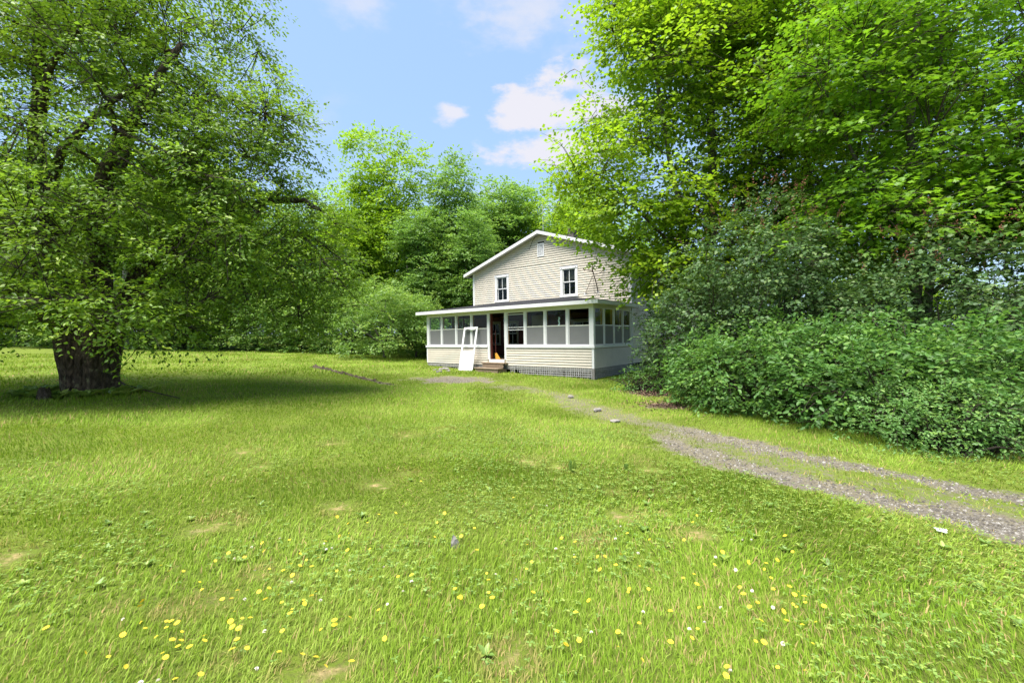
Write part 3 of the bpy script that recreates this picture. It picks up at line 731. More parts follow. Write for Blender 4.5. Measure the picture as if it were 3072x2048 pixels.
# storm door frame with its glass gone, leaning on the porch
dbx, dby = -5.95, -.50; dz = gl(dbx, dby)
sdn = bpy.data.objects.new('storm_door', None); COL.objects.link(sdn)
lean = math.atan2(-.085 - dby, 1.88)
sdn.matrix_world = Matrix.Translation(Vector(h2w(dbx, dby, dz + .005))) @ Matrix.Rotation(HA, 4, 'Z') @ Matrix.Rotation(R(-1.0), 4, 'Y') @ Matrix.Rotation(-lean, 4, 'X')
tag(sdn, 'white storm door with missing glass leaning against porch beside the steps', 'door')
DW, DH = .84, 1.93
MAT['door_white'] = simple('white_enamel', (.72, .72, .73), .4, .4, .02, 5)
MB().box(-DW / 2 + .06, DW / 2 - .06, -.014, .014, .03, .80).build('lower_panel', MAT['door_white'], sdn)
for x0, x1 in ((-DW / 2, -DW / 2 + .075), (DW / 2 - .075, DW / 2)): MB().box(x0, x1, -.02, .02, 0, DH).build('stile', MAT['door_white'], sdn, bevel=.004)
MB().box(-DW / 2 + .075, DW / 2 - .075, -.02, .02, 0, .05).build('bottom_rail', MAT['door_white'], sdn)
MB().box(-DW / 2 + .075, DW / 2 - .075, -.02, .02, .79, .87).build('middle_rail', MAT['door_white'], sdn)
MB().box(-DW / 2 + .075, DW / 2 - .075, -.02, .02, DH - .085, DH).build('top_rail', MAT['door_white'], sdn)
rg = MB()                                          # ragged torn gasket round the empty opening
for s in (-1, 1):
    for z in np.arange(.95, DH - .12, .07):
        wv = rng.uniform(.005, .03); xx = s * (DW / 2 - .075); rg.box(min(xx, xx - s * wv), max(xx, xx - s * wv), -.012, -.004, z, z + .05)
for x in np.arange(-.3, .3, .06): rg.box(x, x + .045, -.012, -.004, DH - .085 - rng.uniform(.005, .05), DH - .085)
rg.build('torn_gasket', MAT['paper'], sdn)
MB().tube([(DW / 2 - .035, -.02, .96), (DW / 2 - .035, -.06, .96), (DW / 2 - .035, -.06, 1.06), (DW / 2 - .035, -.02, 1.06)], .009, 6).build('handle', MAT['metal_grey'], sdn)
# orange dustpan-like scoop leaning in the doorway
bx_ = door[0] + .16
sc = bpy.data.objects.new('orange_broom', None); COL.objects.link(sc); sc.location = h2w(bx_, .22, PF); sc.rotation_euler = (0, 0, HA)
tag(sc, 'orange broom leaning inside the porch doorway', 'broom')
MB().tube([(-.02, 0, .2), (-.085, .06, 1.25)], .013, 8).build('broom_handle', MAT['red'], sc)
MB().hexa([(-.02, -.03, .0), (.24, -.05, .0), (.24, .02, .0), (-.02, .03, .0), (-.06, -.02, .25), (.03, -.02, .27), (.03, .02, .27), (-.06, .02, .25)]).build('bristles', MAT['orange'], sc, bevel=.01)
# ceiling fan and torn plastic strip seen through the glazing
fx, fz_ = hw(*c1(1320, 835), 1.6)
fan = empty('ceiling_fan', h2w(fx, 1.6, 2.655), HA); tag(fan, 'dark ceiling fan hanging inside the glazed porch', 'fan')
MB().tube([(0, 0, -.08), (0, 0, .0)], .02, 8).build('stem', MAT['darkwood'], fan)
MB().tube([(0, 0, -.08), (0, 0, -.10), (0, 0, -.20), (0, 0, -.24)], [.06, .11, .11, .05], 12).build('motor', MAT['darkwood'], fan)
for k in range(4):
    a = k * math.pi / 2 + .5; cx, sx = math.cos(a), math.sin(a)
    MB().bar((cx * .1, sx * .1, -.17), (cx * .58, sx * .58, -.16), .13, .012).build('blade', MAT['darkwood'], fan)
tx, tz = hw(*c1(1345, 935), .07)
P_ = [(tx + .02 * math.sin(i * 2.1), .062 + .006 * math.sin(i * 1.7), 2.27 - i * .06) for i in range(9)]
stp = MB()
for i in range(8):
    w0, w1 = .035 - .002 * i + .012 * math.sin(i * 3), .035 - .002 * (i + 1) + .012 * math.sin(i * 3 + 3)
    a, b = P_[i], P_[i + 1]
    stp.hexa([(b[0] - w1, b[1], b[2]), (b[0] + w1, b[1], b[2]), (b[0] + w1, b[1] + .004, b[2]), (b[0] - w1, b[1] + .004, b[2]), (a[0] - w0, a[1], a[2]), (a[0] + w0, a[1], a[2]), (a[0] + w0, a[1] + .004, a[2]), (a[0] - w0, a[1] + .004, a[2])])
stpo = stp.build('torn_plastic_strip', MAT['paper']); stpo.location = (HX, HY, 0); stpo.rotation_euler = (0, 0, HA)
tag(stpo, 'pale torn plastic strip stuck inside a porch window pane', 'plastic strip')
# satellite mount tripod on the wall
def wp(x, y, off=0): a, b = hw(*c1(x, y), PD - .02 - off); return (a, PD - .02 - off, b)
mt = empty('dish_mount', (HX, HY, 0), HA); tag(mt, 'rusty satellite dish mount without dish bolted to the upper clapboards', 'antenna mount')
apex = wp(1655, 440, .35)
MB().tube([wp(1703, 632), wp(1690, 560, .15), apex, wp(1652, 400, .4)], .024, 8).build('mast', MAT['metal_dark'], mt)
MB().tube([wp(1586, 652), wp(1655, 482, .28)], .013, 6).build('strut', MAT['metal_dark'], mt)
MB().tube([wp(1765, 432), wp(1680, 476, .28)], .013, 6).build('strut', MAT['metal_dark'], mt)
MB().tube([wp(1648, 440, .4), wp(1575, 428, .55)], .018, 6).build('feed_arm', MAT['metal_dark'], mt)
MB().bar(wp(1583, 436, .55), wp(1568, 414, .57), .06, .05).build('feed_horn', MAT['metal_dark'], mt)
MB().bar(wp(1650, 452, .42), wp(1651, 358, .42), .035, .03).build('back_bracket', MAT['metal_dark'], mt)
for q in ((1703, 632), (1586, 652), (1765, 432)):
    a = wp(*q); MB().box(a[0] - .05, a[0] + .05, PD - .03, PD - .018, a[2] - .05, a[2] + .06).build('foot_plate', MAT['white'], mt)
MB().tube([wp(1655, 480, .3), wp(1668, 560, .05), wp(1665, 620, .02), wp(1690, 645, .02), wp(1706, 625, .02)], .006, 5).build('cable', MAT['black'], mt)
ovw = MB().tube([h2w(*(lambda a, b: (a, PD - .05, b))(*hw(*c1(1128, 118), PD - .05))), h2w(*(lambda a, b: (a, PD - .05, b))(*hw(*c1(1100, 160), PD - .05))), h2w(*(lambda a, b: (a, PD - .03, b))(*hw(*c1(1068, 245), PD - .03)))], .009, 5).build('loose_cable', MAT['black'])
tag(ovw, 'short loose cable dangling on the gable below the ridge', 'cable')
# service wire from the house to beyond the frame
a, b = np.array(h2w(.05, PD + 2.2, 4.75)), np.array([16.5, -5.0, 7.3])
P_ = [a + (b - a) * t - np.array([0, 0, .45 * 4 * t * (1 - t) * .5]) for t in np.linspace(0, 1, 24)]
tag(MB().tube(P_, .011, 5).build('service_wire', MAT['black']), 'black overhead service wire running from the house through maple leaves', 'wire')

# ------------------------------------------------------------------ foliage tools
def nrmz(a): return a / np.maximum(np.linalg.norm(a, axis=-1, keepdims=True), 1e-9)
T_OVAL = (np.array([(0, 0, 0), (.30, -.25, .05), (.68, -.20, .04), (1, 0, -.10), (.68, .20, .04), (.30, .25, .05)]), np.array([(0, 1, 2), (0, 2, 3), (0, 3, 4), (0, 4, 5)]))
T_HEART = (np.array([(0, 0, 0), (.32, -.38, .05), (1, 0, -.12), (.32, .38, .05)]), np.array([(0, 1, 2), (0, 2, 3)]))
T_DIAM = (np.array([(0, 0, 0), (.45, -.30, .06), (1, 0, -.08), (.45, .30, .06)]), np.array([(0, 1, 2), (0, 2, 3)]))
T_WIDE = (np.array([(0, 0, 0), (.50, -.50, .03), (1, 0, -.12), (.50, .50, .03)]), T_DIAM[1])
T_OV2 = (np.array([(0, 0, 0), (.48, -.31, .06), (1, 0, -.10), (.48, .31, .06)]), T_DIAM[1])
T_MAP3 = (np.array([(0, 0, 0), (.45, -.55, .04), (.55, -.20, .02), (1, 0, -.12), (.55, .20, .02), (.45, .55, .04)]), np.array([(0, 1, 2), (0, 2, 3), (0, 3, 4), (0, 4, 5)]))
T_MAP5 = (np.array([(0, 0, 0), (.08, -.48, -.03), (.26, -.30, .03), (.62, -.56, -.02), (.60, -.21, .02), (1, 0, -.12), (.60, .21, .02), (.62, .56, -.02), (.26, .30, .03), (.08, .48, -.03)]),
          np.array([(0, i, i + 1) for i in range(1, 9)]))
def leaf_field(P, A, N, S, tmpl):
    tv, tf = tmpl; n = len(P); A = nrmz(A); Bv = nrmz(np.cross(N, A)); Nn = np.cross(A, Bv)
    V = P[:, None] + S[:, None, None] * (tv[None, :, 0, None] * A[:, None] + tv[None, :, 1, None] * Bv[:, None] + tv[None, :, 2, None] * Nn[:, None])
    F = tf[None] + (np.arange(n) * len(tv))[:, None, None]
    return V.reshape(-1, 3), F.reshape(-1, 3)
UP = UP; ZU = np.array([0, 0, 1.0])
def in_blobs(n, blobs, shell, r, squash=0):
    bl = np.array(blobs, float); w = (bl[:, 3] * bl[:, 4] * bl[:, 5]) ** (2 / 3.); w /= w.sum()
    out_c, out_o = [], []; tot = 0
    while tot < n:
        k = r.choice(len(bl), n, p=w); u = nrmz(r.normal(size=(n, 3))); rad = r.random(n) ** shell
        q = u * rad[:, None]; c = bl[k, :3] + q * bl[k, 3:6]
        inner_ = np.zeros(n, bool)
        for j in range(len(bl)):
            e = np.linalg.norm((c - bl[j, :3]) / bl[j, 3:6], axis=1); inner_ |= (e < .62) & (k != j)
        keep = ~inner_ | (r.random(n) < .2)
        out_c.append(c[keep]); out_o.append(nrmz(u / bl[k, 3:6])[keep]); tot += keep.sum()
    return np.concatenate(out_c)[:n], np.concatenate(out_o)[:n]
def clumped(n, blobs, shell, r, per, cr, cflat):
    # sprays gather in flattened clumps at the branch ends, with gaps between
    c, o = in_blobs(max(6, n // per), blobs, shell, r); k = r.integers(0, len(c), n); sc_ = cr * r.uniform(.6, 1.35, len(c))[k]
    off = r.normal(size=(n, 3)) * .55; off[:, 2] *= cflat; off += o[k] * .25 * r.normal(size=(n, 1))
    tilt = o[k].copy(); off[:, 2] -= .22 * (off[:, 0] * tilt[:, 0] + off[:, 1] * tilt[:, 1]) * cflat * 2
    return c[k] + off * sc_[:, None], nrmz(o[k] * .55 + off * np.array([1, 1, .6]) * .9 + r.normal(size=(n, 3)) * .15)
def sprays(C, O, L, K, size, tmpl, r, droop=.35, flat=.6, up=.8, spread=.35, hang=.15, sjit=.3, tone=None):
    # every spray is a curved twig with K leaves set along both sides of it
    n = len(C); dirs = nrmz(O * .9 + r.normal(size=(n, 3)) * .55 + ZU * (.15 - droop * .4)); dirs[:, 2] *= (1 - flat * .5); dirs = nrmz(dirs)
    side = nrmz(np.cross(dirs, ZU) + r.normal(size=(n, 3)) * .12); Ls = L * r.uniform(.6, 1.35, n)
    t = (np.arange(K)[None] + r.random((n, K))) / K; t = .12 + .9 * t; sg = np.where(np.arange(K) % 2, 1.0, -1.0)[None] * np.ones((n, 1))
    wdt = spread * Ls[:, None] * np.sin(np.clip(t, 0, 1) * 2.6 + .3) * r.random((n, K)) * sg
    P = C[:, None] + dirs[:, None] * (Ls[:, None] * t)[..., None] + side[:, None] * wdt[..., None] - ZU * (droop * Ls[:, None] * t * t)[..., None] + r.normal(size=(n, K, 3)) * (.05 * Ls[:, None, None])
    A = dirs[:, None] * .7 + side[:, None] * (sg * .75)[..., None] + r.normal(size=(n, K, 3)) * .35 - ZU * hang
    N = ZU * up + O[:, None] * .35 + r.normal(size=(n, K, 3)) * .42
    S = size * r.uniform(1 - sjit, 1 + sjit, (n, K)) * (1 - .25 * t)
    V, F = leaf_field(P.reshape(-1, 3), A.reshape(-1, 3), N.reshape(-1, 3), S.ravel(), tmpl)
    base = r.random(n)[:, None] * .45 + r.random((n, K)) * .55
    if tone is not None: base = base * .7 + tone[:, None] * .3
    rnd = np.repeat(np.clip(base, 0, 1).ravel(), len(tmpl[0]))
    ends = C + dirs * Ls[:, None] - ZU * (droop * Ls)[:, None]; mids = C + dirs * (Ls * .55)[:, None] - ZU * (droop * Ls * .3)[:, None]
    return V, F, rnd, mids, ends
def twig_mesh(paths, r0, r1):
    # paths (n, m, 3): thin three-sided twigs in one go
    P = np.asarray(paths, float); n, m_, _ = P.shape
    t = nrmz(P[:, -1] - P[:, 0]); u = nrmz(np.cross(t, np.array([.31, .83, .21]))); w = np.cross(t, u)
    rad = np.linspace(1, 0, m_)[None, :, None] * (r0 - r1) + r1
    if np.ndim(r0): rad = (np.linspace(1, 0, m_)[None, :] * (r0 - r1)[:, None] + r1)[..., None]
    V = np.stack([P + rad * (u[:, None] * math.cos(a) + w[:, None] * math.sin(a)) for a in (0, 2.094, 4.189)], 2).reshape(-1, 3)
    base = (np.arange(n) * m_ * 3)[:, None, None]; q = []
    for i in range(m_ - 1):
        for k in range(3):
            k2 = (k + 1) % 3; q.append((i * 3 + k, i * 3 + k2, i * 3 + 3 + k2, i * 3 + 3 + k))
    return V, (np.array(q)[None] + base).reshape(-1, 4)
def bez(a, b, lift, n, r, wob=.0):
    a, b = np.array(a, float), np.array(b, float); L_ = np.linalg.norm(b - a); c_ = (a + b) / 2 + ZU * lift * L_ + r.normal(size=3) * .07 * L_
    t = np.linspace(0, 1, n)[:, None]; P = (1 - t) ** 2 * a + 2 * t * (1 - t) * c_ + t * t * b
    P[1:-1] += r.normal(size=(n - 2, 3)) * wob * L_; return P

def tree(name, base, stems, blobs, nspray, K, size, L, tmpl, lmat, bmat, seed, nbranch=60, shell=.45, rtrunk=.2, droop=.3, flat=.6, up=.8, spread=.4, hang=.15,
         twigs=True, base_mesh=None, br_r=.035, lift=.12, sides=8, cut=None, extra=None, groundcut=None, sjit=.3, wood=None, clump=None, tmpl2=None, near=None):
    # stems: list of (points, r0, r1) relative to base; blobs relative to base
    r = np.random.default_rng(seed); base = np.array(base, float)
    root = empty(name, base); tk = MB(); sk_p = []; sk_r = []
    for pts, r0, r1 in stems:
        P = polyline(pts, max(6, len(pts) * 4)); P[1:-1] += r.normal(size=(len(P) - 2, 3)) * r0 * .12
        rd = np.linspace(0, 1, len(P)) ** .8 * (r1 - r0) + r0
        tk.tube(P, list(rd), sides, wob=.06); sk_p += list(P[2:]); sk_r += list(rd[2:])
    if base_mesh: base_mesh(tk, r)
    C, O = clumped(int(nspray * 1.3), blobs, shell, r, *clump) if clump else in_blobs(int(nspray * 1.3), blobs, shell, r)
    if clump: q_ = r.permutation(len(C)); C, O = C[q_], O[q_]
    if cut is not None: kk = cut(C); C, O = C[kk], O[kk]
    C, O = C[:nspray], O[:nspray]
    if extra is not None: C = np.concatenate([C, extra[0]]); O = np.concatenate([O, extra[1]])
    lows = len(sk_p); SP = np.array(sk_p)
    br = MB()
    order = r.choice(len(C), min(nbranch, len(C)), replace=False)
    order = sorted(order, key=lambda i: np.min(np.linalg.norm(SP - C[i], axis=1)))
    for i in order:
        SPn = np.array(sk_p); rr_ = np.array(sk_r); v_ = C[i] - SPn; d = np.linalg.norm(v_, axis=1) + 1.3 * np.maximum(0, .25 * np.linalg.norm(v_[:, :2], axis=1) - v_[:, 2]) - 1.2 * np.minimum(rr_, .25)
        j = int(np.argmin(d)); n_ = 7; P = bez(SPn[j], C[i] - O[i] * L * .3, lift, n_, r, .02); Ld = np.linalg.norm(C[i] - SPn[j])
        r0 = min(rr_[j] * .7, br_r * (.5 + Ld * .28)); rd = np.linspace(r0, max(.006, r0 * .25), n_)
        br.tube(P, list(rd), 5, cap=False); sk_p += list(P[2:]); sk_r += list(rd[2:])
    trunk = tk.build('trunk', bmat, root, True)
    trunk.matrix_parent_inverse = Matrix.Identity(4)
    if br.n: tag(br.build('branches', wood or bmat, root, True), kind='stuff')
    if tmpl2:                                         # detailed leaves on the near side, plain ones deep in the crown
        k1 = near(C); C = np.concatenate([C[k1], C[~k1]]); O = np.concatenate([O[k1], O[~k1]]); n1 = int(k1.sum())
        V, F, rnd, mids, ends = sprays(C[:n1], O[:n1], L, K, size, tmpl, r, droop, flat, up, spread, hang, sjit)
        V2, F2, rnd2, mids2, ends2 = sprays(C[n1:], O[n1:], L, K, size, tmpl2, r, droop, flat, up, spread, hang, sjit)
        F = np.concatenate([F, F2 + len(V)]); V = np.concatenate([V, V2]); rnd = np.concatenate([rnd, rnd2]); mids = np.concatenate([mids, mids2]); ends = np.concatenate([ends, ends2])
    else: V, F, rnd, mids, ends = sprays(C, O, L, K, size, tmpl, r, droop, flat, up, spread, hang, sjit)
    crown = link('crown', np_mesh('crown', V, F, lmat, {'rnd': rnd}), root); tag(crown, kind='stuff')
    if twigs:
        SPn = np.array(sk_p); near = np.empty(len(C), int)
        for s in range(0, len(C), 500): near[s:s + 500] = np.linalg.norm(C[s:s + 500, None] - SPn[None], axis=2).argmin(1)
        A_ = SPn[near]; Ld = np.linalg.norm(A_ - C, axis=1); ok = Ld < 1.6
        mid0 = (A_ + C) / 2 + ZU * .06 * Ld[:, None]
        ok2 = ok & (r.random(len(C)) < .5)
        tv, tf = twig_mesh(np.stack([A_, C, mids, ends], 1)[ok2], .011, .0025)
        tv2, tf2 = twig_mesh(np.stack([C, mids, ends], 1)[(~ok) & (r.random(len(C)) < .5)], .007, .0025)
        tw = link('twigs', np_mesh('twigs', np.concatenate([tv, tv2]), np.concatenate([tf, tf2 + len(tv)]), MAT['twig']), root); tag(tw, kind='stuff')
    return root

# ------------------------------------------------------------------ old apple tree on the left
AB = APPLE - np.array([0, 0, .12])
def apple_base(tk, r):
    # three old stems grown together: lobes with deep folds between, flaring into roots
    zs = np.array([0, .06, .14, .25, .4, .6, .8, 1.0, 1.2, 1.4, 1.6, 1.8, 2.0, 2.2])
    for cx, cy, lx, ly, q, sq in ((-.33, -.12, -.17, .02, .36, 1.0), (.30, -.20, .12, -.04, .33, .9), (.02, .22, .0, .12, .46, 1.0), (.46, .08, .16, .05, .22, 1.0), (-.02, -.34, .02, .05, .17, .8)):
        n, V, F = 30, [], []; ph = r.uniform(0, 6.28, 6)
        for i, z in enumerate(zs):
            fl = 1 + .42 * math.exp(-z / .13) - .10 * math.exp(-((z - .7) / .5) ** 2) + .05 * math.sin(z * 4 + ph[3])
            for k in range(n):
                a = 2 * math.pi * k / n
                rr_ = q * fl * (1 + .07 * math.sin(4 * a + ph[0] + z) + .05 * math.sin(7 * a + ph[1] - z * .8) + .035 * math.sin(15 * a + ph[2]) + r.uniform(-.035, .035))
                V.append((.06 + .76 * (cx + lx * z * .8 + rr_ * math.cos(a)), .76 * (cy + ly * z + rr_ * math.sin(a) * sq), z - .05))
        for i in range(len(zs) - 1):
            for k in range(n): k2 = (k + 1) % n; F.append((i * n + k, i * n + k2, (i + 1) * n + k2, (i + 1) * n + k))
        F.append(tuple((len(zs) - 1) * n + k for k in range(n))); tk.add(V, F)
apple_stems = [([(-.25, .0, 1.6), (-.7, -.1, 2.9), (-1.0, 0, 4.2), (-1.15, .1, 6.0), (-1.3, .3, 8.2), (-1.2, .5, 9.6)], .30, .09),
               ([(-.05, .2, 1.6), (-.2, .7, 3.0), (-.3, 1.0, 5.0), (.1, 1.3, 7.2), (.4, 1.4, 9.2)], .24, .07),
               ([(.3, .1, 1.5), (.9, .3, 2.8), (1.9, .5, 3.9), (3.2, .7, 4.6), (4.6, .6, 4.8), (5.4, .5, 4.5)], .22, .04),
               ([(.25, -.15, 1.7), (.7, -.5, 3.2), (1.2, -.8, 4.9), (2.2, -.9, 6.4), (3.0, -.8, 7.8)], .22, .05),
               ([(-.3, -.2, 1.6), (-1.3, -.8, 2.8), (-2.4, -1.6, 3.6), (-3.6, -2.2, 4.0)], .20, .04),
               ([(-.35, .1, 1.6), (-1.6, .6, 2.9), (-3.0, .9, 4.2), (-4.2, 1.0, 5.8)], .19, .04),
               ([(-1.0, 0, 4.2), (.1, -.5, 5.7), (1.7, -1.0, 6.5), (3.0, -1.4, 6.7)], .12, .03),
               ([(-1.15, .1, 6.0), (.2, -.9, 7.2), (1.6, -1.6, 7.6)], .10, .025),
               ([(.2, .5, 1.8), (.9, 1.6, 3.2), (2.0, 2.6, 4.6), (3.0, 3.2, 6.0)], .18, .04)]
apple_blobs = [(-.4, .2, 6.9, 3.6, 3.4, 3.4), (2.6, .2, 5.2, 2.7, 2.7, 2.3), (3.6, .4, 3.4, 2.25, 2.3, 1.5), (.4, -1.9, 3.3, 2.5, 1.7, 1.15), (-2.2, -2.2, 3.2, 2.3, 1.7, 1.15), (-3.6, .4, 5.0, 2.6, 2.8, 2.8),
               (2.1, 0, 7.9, 2.3, 2.4, 2.1), (-1.2, .2, 9.4, 3.0, 3.0, 2.0), (.6, -2.4, 2.25, 1.4, .9, .5), (1.9, -2.0, 1.95, 1.1, .9, .45), (-1.1, -1.6, 2.3, 1.4, .8, .55), (2.9, -1.4, 1.75, .8, .8, .42), (4.3, .8, 2.3, 1.15, 1.2, .8), (3.9, .2, 6.3, 1.2, 1.4, 1.1),
               (-3.6, -1.2, 2.5, 1.5, 1.3, .7), (2.6, .3, 9.4, 1.5, 1.6, 1.2), (4.7, .3, 4.5, .9, 1.1, .9), (5.2, .5, 3.5, .9, 1.0, 1.1), (5.0, .9, 2.3, .8, .9, .7)]
ap = tree('apple_tree', AB, apple_stems, apple_blobs, 8600, 20, .098, .58, T_OVAL, MAT['lf_apple'], MAT['bark_apple'], 3, nbranch=260, shell=.42, droop=.26, flat=.4, up=.85, spread=.34, hang=.3,
          base_mesh=apple_base, br_r=.06, lift=.10, sides=12, clump=(15, .58, .45), tmpl2=T_OV2, near=lambda c: (c[:, 1] < -1.2) & (c[:, 2] < 5.5), cut=lambda c: (c[:, 2] > .55 + .0 * c[:, 0]))
tag(ap, 'large spreading old apple tree with thick dark fluted trunk on the lawn', 'tree')

# ------------------------------------------------------------------ maples beside the house
def place(px, py, Y): p = at(px, py, Y); return np.array([p[0], p[1], gz1(p[0], p[1]) - .1])
def straight(h, r0, r, lean=(0, 0), n=6):
    P = [(lean[0] * (i / n) ** 1.3 + r.normal() * .05 * i, lean[1] * (i / n) + r.normal() * .05 * i, h * i / n) for i in range(n + 1)]; return (P, r0, r0 * .22)
rs_ = np.random.default_rng(5)
B1 = place(2115, 800, 14.2)
m1 = tree('maple_tree', B1, [straight(17, .24, rs_, (.9, .4)), ([(0, 0, 1.8), (-.6, -.2, 4.0), (-1.2, -.4, 7.0), (-1.7, -.3, 10.5), (-1.8, -.2, 13.0)], .13, .04), ([(.1, .1, 2.0), (1.0, .3, 4.5), (1.9, .4, 8.0), (2.2, .5, 12)], .14, .04),
                            ([(0, 0, 2.4), (-1.0, -.4, 4.1), (-2.1, -.6, 5.3), (-3.2, -.8, 6.2)], .08, .02), ([(0, 0, 2.2), (-.9, -.8, 3.1), (-2.0, -1.5, 3.6)], .06, .02)],
          [(-.9, -.1, 9.0, 2.7, 2.6, 3.2), (.8, .2, 13.2, 2.6, 2.6, 3.4), (-2.3, -.4, 6.2, 1.9, 1.8, 1.5), (-.9, -.5, 4.0, 1.5, 1.4, 1.1), (1.7, .2, 6.5, 2.4, 2.3, 2.6), (-2.2, 0, 11.2, 1.5, 1.6, 1.5), (.4, 0, 4.6, 2.4, 2.0, 1.6), (-3.7, -.7, 6.9, .85, .9, .75), (-3.35, -.6, 8.6, .7, .8, .7), (-2.9, -.3, 13.2, .9, .9, 1.1),
           (-2.1, -.9, 3.3, .8, .9, .45), (-2.0, -.5, 4.7, .9, .8, .5), (2.2, .4, 11.0, 2.2, 2.2, 2.2)],
          5200, 17, .132, .60, T_WIDE, MAT['lf_maple'], MAT['bark_maple'], 21, nbranch=170, shell=.42, droop=.14, flat=.75, up=1.1, spread=.55, hang=.25, lift=.06, br_r=.03, clump=(22, .95, .38))
tag(m1, 'tall yellow-green maple overhanging the right end of the house roof', 'tree')
B2 = place(2440, 700, 15.5)
m2 = tree('maple_tree', B2, [straight(16, .2, rs_, (.3, .5)), ([(0, 0, 3), (1.0, -.2, 6), (1.8, -.3, 10)], .1, .03), ([(0, 0, 3.4), (-1.1, 0, 6), (-1.6, 0, 9.5)], .1, .03)],
          [(0, 0, 11.5, 3.0, 2.6, 4.2), (-.6, -.4, 6.8, 2.7, 2.4, 2.6), (1.6, -.4, 8.2, 2.4, 2.2, 2.6), (.3, -.2, 4.3, 2.6, 2.0, 1.6)],
          2600, 16, .14, .62, T_WIDE, MAT['lf_maple'], MAT['bark_maple'], 22, nbranch=90, shell=.42, droop=.14, flat=.75, up=1.1, spread=.55, hang=.25, lift=.06, clump=(22, 1.0, .38))
tag(m2, 'slender maple standing between two taller maples behind the lilacs', 'tree')
B3 = place(2760, 800, 11.0)
m3 = tree('maple_tree', B3, [straight(13, .15, rs_, (.1, .3)), ([(.05, 0, .4), (.35, .1, 3), (.75, .2, 6), (.9, .3, 11)], .12, .03), ([(0, 0, 2.2), (-1.2, -.6, 4.0), (-2.4, -1.2, 5.3)], .07, .02), ([(0, 0, 2.4), (.9, -1.4, 3.9), (1.3, -2.8, 4.6)], .06, .02), ([(0, 0, 3.2), (-1.3, .0, 5.4), (-2.2, .2, 7.8)], .07, .02)],
          [(-1.6, -.7, 6.4, 2.2, 1.9, 2.3), (.6, -.8, 6.2, 2.3, 2.1, 2.5), (-.3, -.2, 9.0, 2.8, 2.6, 2.3), (1.2, -2.3, 4.5, 1.9, 1.5, 1.25), (-.5, -1.6, 4.0, 2.2, 1.3, 1.0), (-2.6, -.9, 4.2, 1.3, 1.1, .8), (2.4, -1.0, 5.0, 1.7, 2.0, 1.8), (-2.3, -.4, 8.0, 1.5, 1.4, 1.4), (2.2, .8, 8.6, 2.2, 2.2, 2.4)],
          4300, 15, .118, .55, T_MAP5, MAT['lf_maple2'], MAT['bark_maple'], 23, nbranch=150, shell=.42, droop=.16, flat=.85, up=1.3, spread=.6, hang=.3, lift=.05, br_r=.026, clump=(24, .85, .34), tmpl2=T_WIDE, near=lambda c: (c[:, 1] < -1.3) & (c[:, 2] < 7.5))
tag(m3, 'broad maple with twin slim trunks and layered lobed leaves over the shrubs', 'tree')

# ------------------------------------------------------------------ shrubs along the drive
def bush(name, base, blobs, nspray, K, size, L, tmpl, lmat, seed, label, nst=14, seeds=0, droop=.2, group=None, up=.6, flat=.3, shell=.34, hang=.25):
    r = np.random.default_rng(seed); base = np.array([base[0], base[1], gz1(*base[:2]) - .05]); root = empty(name, base)
    C, O = in_blobs(int(nspray * .6), blobs, shell, r); C2, O2 = clumped(int(nspray * .9), blobs, shell, r, 9, .32, .7); C, O = np.concatenate([C, C2]), np.concatenate([O, O2]); q_ = r.permutation(len(C)); C, O = C[q_], O[q_]
    zz = gz(C[:, 0] + base[0], C[:, 1] + base[1]) - base[2]; k = C[:, 2] > zz + .06; C, O = C[k][:nspray], O[k][:nspray]
    V, F, rnd, mids, ends = sprays(C, O, L, K, size, tmpl, r, droop, flat, up, .4, hang)
    tag(link('foliage', np_mesh('foliage', V, F, lmat, {'rnd': rnd}), root), kind='stuff')
    sm = MB()
    idx = r.choice(len(C), min(nst * 4, len(C)), replace=False); P0 = np.array([(r.normal() * .28, r.normal() * .28, 0) for _ in range(nst)])
    bl = np.array(blobs)[:, :2].mean(0); P0[:, :2] += bl
    for q, i in enumerate(idx):
        p0 = P0[q % nst].copy(); p0[:2] += (C[i][:2] - p0[:2]) * .35; p0[2] = 0
        P = bez(p0, C[i], .12, 7, r, .02); sm.tube(P, list(np.linspace(.022, .006, 7)), 5, cap=False)
    sm.build('stems', MAT['twig'], root, True)
    tv, tf = twig_mesh(np.stack([C - O * L * .5, C, ends], 1)[::3], .006, .002); tag(link('twigs', np_mesh('twigs', tv, tf, MAT['twig']), root), kind='stuff')
    if seeds:
        top = np.argsort(-(C[:, 2] + r.random(len(C)) * 1.6))[:seeds]; E_ = ends[top] + O[top] * .05 + ZU * .03
        K2 = 14; n = len(E_); tt = r.random((n, K2)); P = E_[:, None] + (ZU * .20 + O[top][:, None] * .07) * tt[..., None] + r.normal(size=(n, K2, 3)) * (.028 * (1.2 - tt))[..., None]
        V, F = leaf_field(P.reshape(-1, 3), r.normal(size=(n * K2, 3)), r.normal(size=(n * K2, 3)), r.uniform(.028, .05, n * K2), T_DIAM)
        tag(link('seed_heads', np_mesh('seed_heads', V, F, MAT['seed']), root), kind='stuff')
    return tag(root, label, 'shrub', group)
bush('lilac_bush', (5.7, 10.2), [(-.05, -.2, 3.35, 1.45, 1.4, 1.3), (.45, -.1, 2.3, 1.5, 1.4, 1.5), (-.9, .3, 1.9, 1.2, 1.2, 1.3), (.2, -.5, 1.4, 1.4, 1.0, 1.2), (-1.25, .7, 1.9, .8, .9, .85), (1.3, -.3, 1.6, .9, 1.0, .9)], 2300, 11, .092, .36, T_HEART, MAT['lf_lilac'], 31,
     'tall grey-green lilac bush with brown seed heads nearer the porch corner', seeds=90)
